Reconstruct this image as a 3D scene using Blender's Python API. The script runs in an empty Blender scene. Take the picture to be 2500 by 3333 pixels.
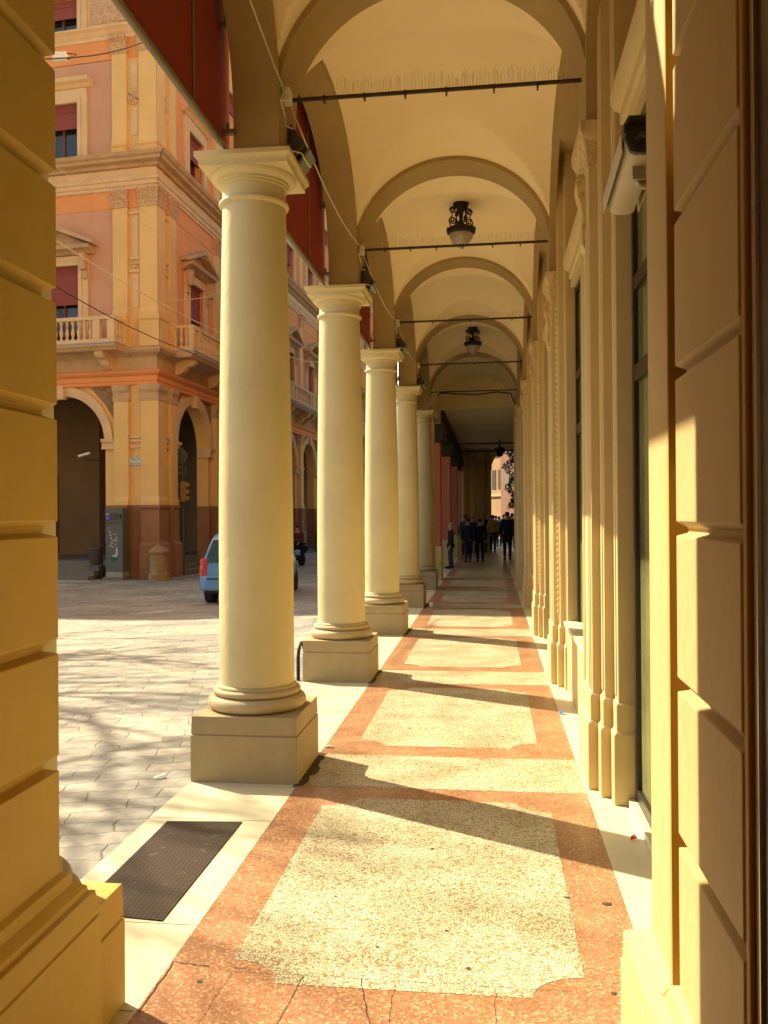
import bpy, bmesh, math, random
from mathutils import Vector, Matrix
from math import sin, cos, pi, sqrt, radians
random.seed(7)
sc = bpy.context.scene
C = bpy.data.collections.new('scene'); sc.collection.children.link(C)

# ------------------------------------------------------------------ camera
cam = bpy.data.objects.new('camera', bpy.data.cameras.new('camera')); C.objects.link(cam)
cam.data.sensor_fit = 'HORIZONTAL'; cam.data.sensor_width = 36; cam.data.lens = 41.466
cam.data.clip_start = .05; cam.data.clip_end = 600
R_ = Vector((0.99280298, 0.11956322, -0.00684686)); U_ = Vector((0.00715389, -0.00213894, 0.99997212)); F_ = Vector((-0.11954524, 0.99282429, 0.00297889))
cam.matrix_world = Matrix(((R_.x, U_.x, -F_.x, 1.61638745), (R_.y, U_.y, -F_.y, 0), (R_.z, U_.z, -F_.z, 1.75), (0, 0, 0, 1)))
sc.camera = cam
# ------------------------------------------------------------------ light
SUN_EL = math.atan(.891); SX, SY = -.865, .502
w = bpy.data.worlds.new('World'); sc.world = w; w.use_nodes = True
nt = w.node_tree; bg = nt.nodes['Background']
sky = nt.nodes.new('ShaderNodeTexSky'); sky.sky_type = 'NISHITA'; sky.sun_disc = False
sky.sun_elevation = SUN_EL; sky.sun_rotation = math.atan2(SX, SY); sky.air_density = 1.0; sky.dust_density = 2.5; sky.ozone_density = .6
wb = nt.nodes.new('ShaderNodeMixRGB'); wb.blend_type = 'MULTIPLY'; wb.inputs[0].default_value = 1; wb.inputs[2].default_value = (1, .93, .78, 1)   # camera white balance set for warm light
nt.links.new(sky.outputs[0], wb.inputs[1]); nt.links.new(wb.outputs[0], bg.inputs[0]); bg.inputs[1].default_value = .125
sd = bpy.data.lights.new('sun', 'SUN'); sd.energy = 5.0; sd.angle = radians(.5); sd.color = (1, .87, .60)
so = bpy.data.objects.new('sun', sd); C.objects.link(so)
sdir = Vector((SX * cos(SUN_EL), SY * cos(SUN_EL), sin(SUN_EL)))
so.rotation_euler = sdir.to_track_quat('Z', 'Y').to_euler(); so.location = (-20, 10, 30)
sc.view_settings.view_transform = 'Standard'; sc.view_settings.look = 'None'; sc.view_settings.exposure = 1.24; sc.view_settings.gamma = 1
sc.cycles.max_bounces = 14; sc.cycles.diffuse_bounces = 9; sc.cycles.glossy_bounces = 4
sc.cycles.sample_clamp_indirect = 6

# ------------------------------------------------------------------ materials
def mat(name, col, rough=.7, var=.12, scale=3., bump=0., bscale=60., metal=0., spec=.4, col2=None, stain=0., stain_col=(.12, .09, .05)):
    m = bpy.data.materials.new(name); m.use_nodes = True; t = m.node_tree; N = t.nodes; L = t.links
    b = N['Principled BSDF']; b.inputs['Roughness'].default_value = rough; b.inputs['Metallic'].default_value = metal
    b.inputs['Specular IOR Level'].default_value = spec
    tc = N.new('ShaderNodeTexCoord'); nz = N.new('ShaderNodeTexNoise'); nz.inputs['Scale'].default_value = scale; nz.inputs['Detail'].default_value = 8; nz.inputs['Roughness'].default_value = .62
    L.new(tc.outputs['Object'], nz.inputs['Vector'])
    rp = N.new('ShaderNodeValToRGB'); rp.color_ramp.elements[0].position = .3; rp.color_ramp.elements[1].position = .72
    c2 = col2 or tuple(c * (1 - 1.6 * var) for c in col)
    rp.color_ramp.elements[0].color = (*c2, 1); rp.color_ramp.elements[1].color = (*col, 1)
    L.new(nz.outputs['Fac'], rp.inputs[0]); out = rp.outputs[0]
    if stain > 0:
        n2 = N.new('ShaderNodeTexNoise'); n2.inputs['Scale'].default_value = 1.7; n2.inputs['Detail'].default_value = 10; n2.inputs['Roughness'].default_value = .7
        mp = N.new('ShaderNodeMapping'); mp.inputs['Scale'].default_value = (1, 1, .35); L.new(tc.outputs['Object'], mp.inputs[0]); L.new(mp.outputs[0], n2.inputs['Vector'])
        r2 = N.new('ShaderNodeValToRGB'); r2.color_ramp.elements[0].position = .56; r2.color_ramp.elements[1].position = .74
        r2.color_ramp.elements[1].color = (stain, stain, stain, 1); L.new(n2.outputs['Fac'], r2.inputs[0])
        mx = N.new('ShaderNodeMixRGB'); L.new(r2.outputs[0], mx.inputs[0]); L.new(out, mx.inputs[1]); mx.inputs[2].default_value = (*stain_col, 1); out = mx.outputs[0]
    L.new(out, b.inputs['Base Color'])
    if bump > 0:
        n3 = N.new('ShaderNodeTexNoise'); n3.inputs['Scale'].default_value = bscale; n3.inputs['Detail'].default_value = 4; L.new(tc.outputs['Object'], n3.inputs['Vector'])
        bp = N.new('ShaderNodeBump'); bp.inputs['Strength'].default_value = bump; bp.inputs['Distance'].default_value = .01
        L.new(n3.outputs['Fac'], bp.inputs['Height']); L.new(bp.outputs[0], b.inputs['Normal'])
    return m
M = {}
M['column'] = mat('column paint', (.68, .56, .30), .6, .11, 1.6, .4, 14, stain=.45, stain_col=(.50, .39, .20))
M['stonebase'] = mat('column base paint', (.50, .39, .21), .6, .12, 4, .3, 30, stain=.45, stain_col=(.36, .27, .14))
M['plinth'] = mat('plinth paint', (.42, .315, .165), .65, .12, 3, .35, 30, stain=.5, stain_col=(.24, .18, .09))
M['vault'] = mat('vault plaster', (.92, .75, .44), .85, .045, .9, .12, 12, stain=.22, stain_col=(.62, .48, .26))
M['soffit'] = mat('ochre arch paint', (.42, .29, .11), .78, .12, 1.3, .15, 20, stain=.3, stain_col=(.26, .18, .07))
M['pier'] = mat('ochre pier paint', (.66, .43, .095), .6, .1, 2.0, .35, 16, stain=.35, stain_col=(.40, .27, .10))
M['pier_r'] = mat('buff pier paint', (.55, .41, .19), .6, .08, 2.0, .35, 16, stain=.3, stain_col=(.4, .28, .14))
M['pierdark'] = mat('ochre moulding and shade', (.42, .25, .04), .6, .07, 3, .2, 30)
M['pilaster'] = mat('pilaster paint', (.62, .47, .22), .55, .09, 2.0, .2, 25, stain=.3, stain_col=(.46, .33, .15))
M['awning'] = mat('red canvas', (.28, .022, .008), .8, .1, 8, .2, 200)
M['trim'] = mat('grey metal trim', (.22, .19, .13), .5, .1, 10, metal=.3)
M['iron'] = mat('dark iron', (.035, .027, .02), .6, .2, 20, .3, 80, metal=.4)
M['rust'] = mat('rusty iron rod', (.06, .035, .022), .75, .25, 30, .4, 120)
M['white'] = mat('white plastic', (.7, .64, .5), .5, .08, 6)
M['camwhite'] = mat('camera body paint', (.52, .45, .31), .5, .1, 6)
M['cable'] = mat('cable grey', (.55, .47, .33), .6, .1, 6)
M['darkgrey'] = mat('dark grey housing', (.07, .065, .045), .5, .15, 8)
M['greyglass'] = mat('lamp glass grey', (.22, .23, .18), .25, .1, 8)
M['marble'] = mat('pale marble', (.68, .62, .43), .38, .1, 2.2, .05, 30, stain=.3, stain_col=(.42, .40, .28))
M['frame'] = mat('dark door frame', (.045, .04, .028), .35, .1, 8, metal=.5)
M['black'] = mat('black frame', (.012, .011, .01), .25, .1, 8)
M['steel'] = mat('brushed steel', (.55, .53, .48), .3, .05, 30, metal=.9)
M['bowl'] = mat('lantern glass', (.42, .38, .28), .3, .15, 9)
# opposite building
M['b_orange'] = mat('orange stucco', (.86, .34, .11), .85, .1, .6, .1, 20, stain=.35, stain_col=(.60, .25, .10))
M['b_pink'] = mat('pink stucco', (.68, .35, .20), .85, .1, .6, .1, 20, stain=.4, stain_col=(.50, .25, .15))
M['b_yellow'] = mat('yellow stucco', (.84, .52, .19), .85, .09, .8, .1, 20, stain=.45, stain_col=(.62, .38, .15))
M['b_cream'] = mat('cream stone', (.80, .54, .28), .85, .12, 1.5, .3, 15, stain=.3, stain_col=(.3, .2, .12))
M['b_trim'] = mat('weathered stone trim', (.62, .40, .21), .85, .15, 2.5, .4, 20, stain=.55, stain_col=(.2, .14, .09))
M['b_dado'] = mat('brown dado stone', (.36, .17, .075), .85, .15, 1.2, .3, 15, stain=.55, stain_col=(.2, .11, .06))
M['b_lead'] = mat('lead flashing', (.36, .40, .46), .6, .15, 3)
M['far_cream'] = mat('far ochre plaster', (.36, .23, .12), .85, .15, 1, stain=.4, stain_col=(.25, .15, .08))
M['far_pink'] = mat('far rose plaster', (.27, .14, .10), .85, .15, 1, stain=.4, stain_col=(.25, .12, .08))
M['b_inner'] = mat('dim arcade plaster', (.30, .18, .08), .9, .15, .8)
M['b_innerdark'] = mat('near black shop interior', (.05, .032, .016), .9, .15, .8)
M['blind'] = mat('crimson blind', (.30, .065, .045), .75, .08, 20)
M['pane'] = mat('window glass', (.03, .035, .03), .06, .3, 1.2, spec=.8)
M['wood'] = mat('red brown window frame', (.22, .06, .03), .6, .1, 10)
M['red_far'] = mat('terracotta pier paint', (.50, .14, .06), .8, .1, 2, stain=.3, stain_col=(.2, .06, .03))
M['pink_far'] = mat('rose pier paint', (.66, .32, .2), .8, .1, 2)
M['olive_far'] = mat('olive ochre paint', (.55, .42, .15), .8, .12, 2)
M['ceil_far'] = mat('aged ceiling plaster', (.8, .7, .38), .85, .1, 1)
M['beam'] = mat('dark timber beam', (.05, .032, .016), .8, .2, 6)
M['kiosk'] = mat('grey kiosk metal', (.115, .12, .10), .5, .08, 5)
M['kiosk_lt'] = mat('pale kiosk plinth', (.34, .33, .28), .6, .15, 6)
M['blue'] = mat('blue sticker', (.01, .04, .6), .5, .05, 30)
M['grime_shade'] = mat('dark floor grime', (.085, .06, .03), .7, .25, 20)
M['paint_w'] = mat('white spray paint', (.55, .53, .47), .7, .15, 30)
M['paint_g'] = mat('green spray paint', (.02, .14, .09), .7, .15, 30)
M['bollard'] = mat('mossy stone', (.36, .23, .10), .85, .2, 6, .4, 40, stain=.6, stain_col=(.14, .11, .05))
M['concrete'] = mat('grey step stone', (.20, .19, .15), .85, .15, 3, .3, 40)
M['pole'] = mat('grey pole', (.10, .10, .085), .5, .1, 8, metal=.3)
M['yellow'] = mat('traffic light yellow', (.30, .17, .03), .5, .1, 8)
M['carblue'] = mat('pale blue car paint', (.10, .25, .52), .25, .03, 3, spec=.6)
M['carwhite'] = mat('white car paint', (.7, .7, .68), .25, .03, 3, spec=.6)
M['tyre'] = mat('tyre rubber', (.016, .016, .016), .8, .1, 20)
M['carglass'] = mat('car window glass', (.035, .07, .055), .08, .5, 5, spec=.8, col2=(.01, .02, .016))
M['taillight'] = mat('red light cluster', (.5, .02, .015), .25, .1, 10)
M['amber'] = mat('amber lens', (.6, .25, .06), .25, .1, 10)
M['plate'] = mat('white plate', (.7, .7, .66), .5, .05, 10)
M['plateblue'] = mat('blue plate band', (.01, .12, .6), .5, .05, 10)
M['bark'] = mat('tree bark', (.14, .11, .08), .9, .2, 8, .4, 30)
M['leafdark'] = mat('dark ivy leaves', (.10, .11, .04), .7, .3, 10)
M['skin'] = mat('skin', (.5, .28, .18), .55, .05, 10)
M['hair'] = mat('dark hair', (.02, .014, .01), .7, .2, 40)
M['hairgrey'] = mat('grey hair', (.3, .28, .25), .7, .2, 40)
for k, c in dict(blk=(.012, .012, .012), navy=(.012, .02, .05), denim=(.02, .035, .075), yellow=(.5, .42, .02), red=(.13, .015, .012), magenta=(.16, .01, .06), blue=(.01, .04, .35), grey=(.09, .085, .08), brown=(.06, .035, .02)).items():
    M['cl_' + k] = mat(k + ' cloth', c, .85, .15, 12)

def mosaic():
    m = bpy.data.materials.new('pebble mosaic'); m.use_nodes = True; t = m.node_tree; N = t.nodes; L = t.links; b = N['Principled BSDF']
    tc = N.new('ShaderNodeTexCoord'); nz = N.new('ShaderNodeTexNoise'); nz.inputs['Scale'].default_value = 40
    L.new(tc.outputs['Object'], nz.inputs['Vector'])
    mixv = N.new('ShaderNodeMixRGB'); mixv.blend_type = 'ADD'; mixv.inputs[0].default_value = .012
    L.new(tc.outputs['Object'], mixv.inputs[1]); L.new(nz.outputs['Color'], mixv.inputs[2])
    v = N.new('ShaderNodeTexVoronoi'); v.feature = 'DISTANCE_TO_EDGE'; v.inputs['Scale'].default_value = 78; v.inputs['Randomness'].default_value = 1
    v2 = N.new('ShaderNodeTexVoronoi'); v2.inputs['Scale'].default_value = 78; v2.inputs['Randomness'].default_value = 1
    L.new(mixv.outputs[0], v.inputs['Vector']); L.new(mixv.outputs[0], v2.inputs['Vector'])
    r = N.new('ShaderNodeValToRGB'); e = r.color_ramp.elements; e[0].position = .0; e[0].color = (0.26, .19, .07, 1); e[1].position = 1; e[1].color = (.78, .73, .54, 1)
    sep = N.new('ShaderNodeSeparateColor'); L.new(v2.outputs['Color'], sep.inputs[0])
    a = e.new(.1); a.color = (.48, .33, .19, 1); a = e.new(.16); a.color = (.56, .45, .28, 1); a = e.new(.24); a.color = (.70, .64, .45, 1)
    e[0].color = (.3, .2, .1, 1)
    L.new(sep.outputs[0], r.inputs[0])
    g = N.new('ShaderNodeValToRGB'); g.color_ramp.elements[0].position = .05; g.color_ramp.elements[1].position = .16; L.new(v.outputs['Distance'], g.inputs[0])
    mx = N.new('ShaderNodeMixRGB'); L.new(g.outputs[0], mx.inputs[0]); mx.inputs[1].default_value = (.26, .20, .10, 1); L.new(r.outputs[0], mx.inputs[2])
    big = N.new('ShaderNodeTexNoise'); big.inputs['Scale'].default_value = 2.2; big.inputs['Detail'].default_value = 6; L.new(tc.outputs['Object'], big.inputs['Vector'])
    br = N.new('ShaderNodeValToRGB'); br.color_ramp.elements[0].position = .35; br.color_ramp.elements[0].color = (.70, .66, .60, 1); br.color_ramp.elements[1].position = .62; L.new(big.outputs['Fac'], br.inputs[0])
    mu = N.new('ShaderNodeMixRGB'); mu.blend_type = 'MULTIPLY'; mu.inputs[0].default_value = 1; L.new(mx.outputs[0], mu.inputs[1]); L.new(br.outputs[0], mu.inputs[2])
    L.new(mu.outputs[0], b.inputs['Base Color']); b.inputs['Roughness'].default_value = .42
    bp = N.new('ShaderNodeBump'); bp.inputs['Strength'].default_value = .25; bp.inputs['Distance'].default_value = .002; L.new(g.outputs[0], bp.inputs['Height']); L.new(bp.outputs[0], b.inputs['Normal'])
    return m
def terrazzo():
    m = bpy.data.materials.new('orange terrazzo'); m.use_nodes = True; t = m.node_tree; N = t.nodes; L = t.links; b = N['Principled BSDF']
    tc = N.new('ShaderNodeTexCoord')
    v2 = N.new('ShaderNodeTexVoronoi'); v2.inputs['Scale'].default_value = 120; L.new(tc.outputs['Object'], v2.inputs['Vector'])
    sep = N.new('ShaderNodeSeparateColor'); L.new(v2.outputs['Color'], sep.inputs[0])
    r = N.new('ShaderNodeValToRGB'); e = r.color_ramp.elements; e[0].color = (.30, .13, .06, 1); e[1].color = (.66, .44, .26, 1); e[1].position = 1
    for p, c in ((.35, (.36, .18, .092)), (.75, (.40, .21, .112)), (.88, (.50, .31, .18))): a = e.new(p); a.color = (*c, 1)
    L.new(sep.outputs[0], r.inputs[0])
    big = N.new('ShaderNodeTexNoise'); big.inputs['Scale'].default_value = 2.5; big.inputs['Detail'].default_value = 9; L.new(tc.outputs['Object'], big.inputs['Vector'])
    br = N.new('ShaderNodeValToRGB'); br.color_ramp.elements[0].position = .32; br.color_ramp.elements[0].color = (.72, .66, .62, 1); br.color_ramp.elements[1].position = .6; L.new(big.outputs['Fac'], br.inputs[0])
    mu = N.new('ShaderNodeMixRGB'); mu.blend_type = 'MULTIPLY'; mu.inputs[0].default_value = 1; L.new(r.outputs[0], mu.inputs[1]); L.new(br.outputs[0], mu.inputs[2])
    L.new(mu.outputs[0], b.inputs['Base Color']); b.inputs['Roughness'].default_value = .3
    return m
def paving():
    m = bpy.data.materials.new('stone slab paving'); m.use_nodes = True; t = m.node_tree; N = t.nodes; L = t.links; b = N['Principled BSDF']
    tc = N.new('ShaderNodeTexCoord'); mp = N.new('ShaderNodeMapping'); mp.inputs['Rotation'].default_value = (0, 0, radians(-14)); L.new(tc.outputs['Object'], mp.inputs[0])
    nz = N.new('ShaderNodeTexNoise'); nz.inputs['Scale'].default_value = 2.3; nz.inputs['Detail'].default_value = 6; L.new(mp.outputs[0], nz.inputs['Vector'])
    ad = N.new('ShaderNodeMixRGB'); ad.blend_type = 'ADD'; ad.inputs[0].default_value = .16; L.new(mp.outputs[0], ad.inputs[1]); L.new(nz.outputs['Color'], ad.inputs[2])
    br = N.new('ShaderNodeTexBrick'); br.inputs['Scale'].default_value = 1; br.inputs['Brick Width'].default_value = .46; br.inputs['Row Height'].default_value = .20; br.inputs['Mortar Size'].default_value = .009; br.inputs['Mortar Smooth'].default_value = .6
    br.offset = .37; br.inputs['Bias'].default_value = .1
    br.inputs['Color1'].default_value = (.44, .43, .385, 1); br.inputs['Color2'].default_value = (.29, .285, .26, 1); br.inputs['Mortar'].default_value = (.27, .255, .215, 1)
    L.new(ad.outputs[0], br.inputs['Vector'])
    n2 = N.new('ShaderNodeTexNoise'); n2.inputs['Scale'].default_value = 9; n2.inputs['Detail'].default_value = 9; n2.inputs['Roughness'].default_value = .7; L.new(tc.outputs['Object'], n2.inputs['Vector'])
    r = N.new('ShaderNodeValToRGB'); r.color_ramp.elements[0].position = .3; r.color_ramp.elements[0].color = (.62, .62, .62, 1); r.color_ramp.elements[1].position = .7; r.color_ramp.elements[1].color = (1.2, 1.15, 1.05, 1); L.new(n2.outputs['Fac'], r.inputs[0])
    mu = N.new('ShaderNodeMixRGB'); mu.blend_type = 'MULTIPLY'; mu.inputs[0].default_value = 1; L.new(br.outputs[0], mu.inputs[1]); L.new(r.outputs[0], mu.inputs[2])
    n5 = N.new('ShaderNodeTexNoise'); n5.inputs['Scale'].default_value = .55; n5.inputs['Detail'].default_value = 7; L.new(tc.outputs['Object'], n5.inputs['Vector'])
    r5 = N.new('ShaderNodeValToRGB'); r5.color_ramp.elements[0].position = .36; r5.color_ramp.elements[0].color = (.72, .73, .74, 1); r5.color_ramp.elements[1].position = .62; r5.color_ramp.elements[1].color = (1.08, 1.04, .96, 1); L.new(n5.outputs['Fac'], r5.inputs[0])
    m5 = N.new('ShaderNodeMixRGB'); m5.blend_type = 'MULTIPLY'; m5.inputs[0].default_value = 1; L.new(mu.outputs[0], m5.inputs[1]); L.new(r5.outputs[0], m5.inputs[2])
    L.new(m5.outputs[0], b.inputs['Base Color']); b.inputs['Roughness'].default_value = .6
    bp = N.new('ShaderNodeBump'); bp.inputs['Strength'].default_value = .6; bp.inputs['Distance'].default_value = .015
    mh = N.new('ShaderNodeMath'); mh.operation = 'MULTIPLY_ADD'; mh.inputs[1].default_value = .35; L.new(n2.outputs['Fac'], mh.inputs[0])
    inv = N.new('ShaderNodeMath'); inv.operation = 'SUBTRACT'; inv.inputs[0].default_value = 1; L.new(br.outputs['Fac'], inv.inputs[1]); L.new(inv.outputs[0], mh.inputs[2])
    L.new(mh.outputs[0], bp.inputs['Height']); L.new(bp.outputs[0], b.inputs['Normal'])
    return m
def relief(name, col, dark):
    m = bpy.data.materials.new(name); m.use_nodes = True; t = m.node_tree; N = t.nodes; L = t.links; b = N['Principled BSDF']
    tc = N.new('ShaderNodeTexCoord'); v = N.new('ShaderNodeTexNoise'); v.inputs['Scale'].default_value = 6; v.inputs['Detail'].default_value = 3; v.inputs['Distortion'].default_value = 2.5; L.new(tc.outputs['Object'], v.inputs['Vector'])
    r = N.new('ShaderNodeValToRGB'); r.color_ramp.elements[0].position = .42; r.color_ramp.elements[0].color = (*dark, 1); r.color_ramp.elements[1].position = .55; r.color_ramp.elements[1].color = (*col, 1)
    L.new(v.outputs['Fac'], r.inputs[0]); L.new(r.outputs[0], b.inputs['Base Color']); b.inputs['Roughness'].default_value = .85
    bp = N.new('ShaderNodeBump'); bp.inputs['Strength'].default_value = .8; bp.inputs['Distance'].default_value = .025; L.new(v.outputs['Fac'], bp.inputs['Height']); L.new(bp.outputs[0], b.inputs['Normal'])
    return m
def grating():
    m = bpy.data.materials.new('perforated grating'); m.use_nodes = True; t = m.node_tree; N = t.nodes; L = t.links; b = N['Principled BSDF']
    tc = N.new('ShaderNodeTexCoord'); v = N.new('ShaderNodeTexVoronoi'); v.inputs['Scale'].default_value = 44; v.inputs['Randomness'].default_value = 0; L.new(tc.outputs['Object'], v.inputs['Vector'])
    r = N.new('ShaderNodeValToRGB'); r.color_ramp.elements[0].position = .28; r.color_ramp.elements[0].color = (.008, .006, .005, 1); r.color_ramp.elements[1].position = .4; r.color_ramp.elements[1].color = (.055, .038, .026, 1); L.new(v.outputs['Distance'], r.inputs[0])
    n = N.new('ShaderNodeTexNoise'); n.inputs['Scale'].default_value = 14; n.inputs['Detail'].default_value = 6; L.new(tc.outputs['Object'], n.inputs['Vector'])
    r2 = N.new('ShaderNodeValToRGB'); r2.color_ramp.elements[0].position = .62; r2.color_ramp.elements[1].position = .75; L.new(n.outputs['Fac'], r2.inputs[0])
    mx = N.new('ShaderNodeMixRGB'); L.new(r2.outputs[0], mx.inputs[0]); L.new(r.outputs[0], mx.inputs[1]); mx.inputs[2].default_value = (.10, .08, .06, 1)
    L.new(mx.outputs[0], b.inputs['Base Color']); b.inputs['Roughness'].default_value = .75; b.inputs['Specular IOR Level'].default_value = .12
    return m
def shopglass():
    m = mat('shop glass', (.34, .34, .14), .06, .5, .9, spec=.8, col2=(.08, .085, .04)); return m  # olive reflections put into the glass colour as light and dark patches
M['mosaic'] = mosaic(); M['terrazzo'] = terrazzo(); M['paving'] = paving(); M['grate'] = grating(); M['shopglass'] = shopglass()
M['relief_t'] = relief('carved terracotta relief', (.66, .40, .21), (.50, .28, .14)); M['relief_b'] = relief('carved brown relief', (.34, .20, .10), (.22, .12, .06))
M['relief_c'] = relief('carved cream capital', (.62, .45, .21), (.48, .33, .15))

# ------------------------------------------------------------------ mesh builder
def wloc(p):
    v = Vector((0, 0, 0))
    while p is not None: v += Vector(p.location); p = p.parent
    return v
class MB:
    def __init__(s, f=None): s.v = []; s.f = []; s.map = f
    def add(s, vs, fs):
        o = len(s.v)
        s.v += [tuple(s.map(*q)) if s.map else tuple(q) for q in vs]; s.f += [tuple(i + o for i in q) for q in fs]; return s
    def box(s, x0, x1, y0, y1, z0, z1):
        return s.add([(x0, y0, z0), (x1, y0, z0), (x1, y1, z0), (x0, y1, z0), (x0, y0, z1), (x1, y0, z1), (x1, y1, z1), (x0, y1, z1)],
                     [(3, 2, 1, 0), (4, 5, 6, 7), (0, 1, 5, 4), (1, 2, 6, 5), (2, 3, 7, 6), (3, 0, 4, 7)])
    def rl(s, x0, x1, y0, y1, prof):       # rectangular 'lathe': prof = [(offset, z)]
        vs = []; fs = []; n = len(prof)
        for o, z in prof: vs += [(x0 - o, y0 - o, z), (x1 + o, y0 - o, z), (x1 + o, y1 + o, z), (x0 - o, y1 + o, z)]
        for i in range(n - 1):
            for k in range(4): a = i * 4 + k; b = i * 4 + (k + 1) % 4; fs.append((a, b, b + 4, a + 4))
        fs += [(3, 2, 1, 0), tuple((n - 1) * 4 + k for k in range(4))]
        return s.add(vs, fs)
    def lathe(s, cx, cy, prof, n=48, a0=0, a1=2 * pi):
        vs = []; fs = []; full = abs(a1 - a0 - 2 * pi) < 1e-6; k = n if full else n + 1
        for r, z in prof:
            for i in range(k): a = a0 + (a1 - a0) * i / n; vs.append((cx + r * cos(a), cy + r * sin(a), z))
        for j in range(len(prof) - 1):
            for i in range(n): b = (i + 1) % k; fs.append((j * k + i, j * k + b, (j + 1) * k + b, (j + 1) * k + i))
        if full: fs += [tuple(reversed(range(k))), tuple((len(prof) - 1) * k + i for i in range(k))]
        return s.add(vs, fs)
    def tube(s, pts, r, n=8, closed=False, cap=True):
        P = [Vector(p) for p in pts]; m = len(P); vs = []; fs = []; up = Vector((0, 0, 1))
        for i, p in enumerate(P):
            a = P[i - 1] if (i > 0 or closed) else P[i]; b = P[(i + 1) % m] if (i < m - 1 or closed) else P[i]
            d = (b - a).normalized() if (b - a).length > 1e-9 else Vector((0, 0, 1))
            q = d.cross(up if abs(d.z) < .95 else Vector((1, 0, 0))).normalized(); w_ = q.cross(d)
            rr = r[i] if isinstance(r, (list, tuple)) else r
            for k in range(n): t = 2 * pi * k / n; vs.append(tuple(p + q * cos(t) * rr + w_ * sin(t) * rr))
        for i in range(m if closed else m - 1):
            j = (i + 1) % m
            for k in range(n): l = (k + 1) % n; fs.append((i * n + k, i * n + l, j * n + l, j * n + k))
        if cap and not closed: fs += [tuple(range(n)), tuple(reversed([(m - 1) * n + k for k in range(n)]))]
        return s.add(vs, fs)
    def prism(s, poly, a, b, ax='y'):        # polygon extruded along an axis
        n = len(poly); g = {'y': lambda p, t: (p[0], t, p[1]), 'x': lambda p, t: (t, p[0], p[1]), 'z': lambda p, t: (p[0], p[1], t)}[ax]
        return s.add([g(p, a) for p in poly] + [g(p, b) for p in poly], [tuple(range(n)), tuple(reversed(range(n, 2 * n)))] + [(i, i + n, (i + 1) % n + n, (i + 1) % n) for i in range(n)])
    def arch(s, s0, s1, c, a, zs, b, zb, zt, t0, t1, n=24, mp=None, pw=2.0):
        # wall s0..s1 x zb..zt with an arched opening (centre c, half width a, spring zs, rise b), thickness t0..t1
        mp = mp or (lambda u, t, z: (u, t, z))
        pts = []
        for i in range(n + 1):
            th = pi * i / n; cc = cos(th); ss = sin(th)
            pts.append((c - a * (abs(cc) ** (2 / pw)) * (1 if cc > 0 else -1), zs + b * abs(ss) ** (2 / pw)))
        vs = []; fs = []
        for t in (t0, t1):
            for u, z in pts: vs.append(mp(u, t, z))
            for u, z in pts: vs.append(mp(u, t, zt))
        k = n + 1
        for i in range(n):
            fs += [(i, k + i, k + i + 1, i + 1), (2 * k + i, 2 * k + i + 1, 3 * k + i + 1, 3 * k + i), (i, i + 1, 2 * k + i + 1, 2 * k + i), (k + i, 3 * k + i, 3 * k + i + 1, k + i + 1)]
        s.add(vs, fs)
        def bx(u0, u1, z0, z1):
            if u1 - u0 < 1e-4 or z1 - z0 < 1e-4: return
            q = [mp(u, t, z) for z in (z0, z1) for (u, t) in ((u0, t0), (u1, t0), (u1, t1), (u0, t1))]
            s.add(q, [(3, 2, 1, 0), (4, 5, 6, 7), (0, 1, 5, 4), (1, 2, 6, 5), (2, 3, 7, 6), (3, 0, 4, 7)])
        bx(s0, c - a, zb, zt); bx(c + a, s1, zb, zt); return s
    def build(s, name, m, parent=None, local=False, smooth=False, bevel=0, bseg=2, subd=0):
        me = bpy.data.meshes.new(name); off = Vector((0, 0, 0)) if (local or parent is None) else wloc(parent)
        me.from_pydata([(a - off.x, b - off.y, c - off.z) for a, b, c in s.v], [], s.f)
        bm = bmesh.new(); bm.from_mesh(me); bmesh.ops.recalc_face_normals(bm, faces=bm.faces); bm.to_mesh(me); bm.free()
        ms = m if isinstance(m, list) else [m]
        for q in ms: me.materials.append(M[q] if isinstance(q, str) else q)
        if smooth:
            me.polygons.foreach_set('use_smooth', [True] * len(me.polygons))
            me.update()
            try: me.set_sharp_from_angle(angle=radians(smooth if smooth is not True else 40))
            except Exception: pass
        o = bpy.data.objects.new(name, me); C.objects.link(o); o.parent = parent
        if bevel:
            bv = o.modifiers.new('bevel', 'BEVEL'); bv.width = bevel; bv.segments = bseg; bv.limit_method = 'ANGLE'; bv.angle_limit = radians(35)
            if not smooth:
                me.polygons.foreach_set('use_smooth', [True] * len(me.polygons)); me.set_sharp_from_angle(angle=radians(30)); bv.harden_normals = False
        return o
def tag(o, label=None, cat=None, group=None, kind=None):
    if label: o['label'] = label
    if cat: o['category'] = cat
    if group: o['group'] = group
    if kind: o['kind'] = kind
    return o
def thing(name, loc, label, cat, group=None, rz=0):
    o = bpy.data.objects.new(name, None); o.empty_display_size = .3; C.objects.link(o); o.location = loc; o.rotation_euler = (0, 0, rz); return tag(o, label, cat, group)
def copy_tree(o, parent=None):
    c = o.copy(); C.objects.link(c); c.parent = parent
    for k in [q for q in list(bpy.data.objects) if q.parent == o]: copy_tree(k, c)
    return c
def gridmesh(name, x0, x1, y0, y1, nx, ny, fz, m, parent=None, smooth=True):
    b = MB(); vs = [(x0 + (x1 - x0) * i / nx, y0 + (y1 - y0) * j / ny) for j in range(ny + 1) for i in range(nx + 1)]
    b.add([(x, y, fz(x, y)) for x, y in vs], [(j * (nx + 1) + i, j * (nx + 1) + i + 1, (j + 1) * (nx + 1) + i + 1, (j + 1) * (nx + 1) + i) for j in range(ny) for i in range(nx)])
    return b.build(name, m, parent, smooth=80 if smooth else False)

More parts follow.
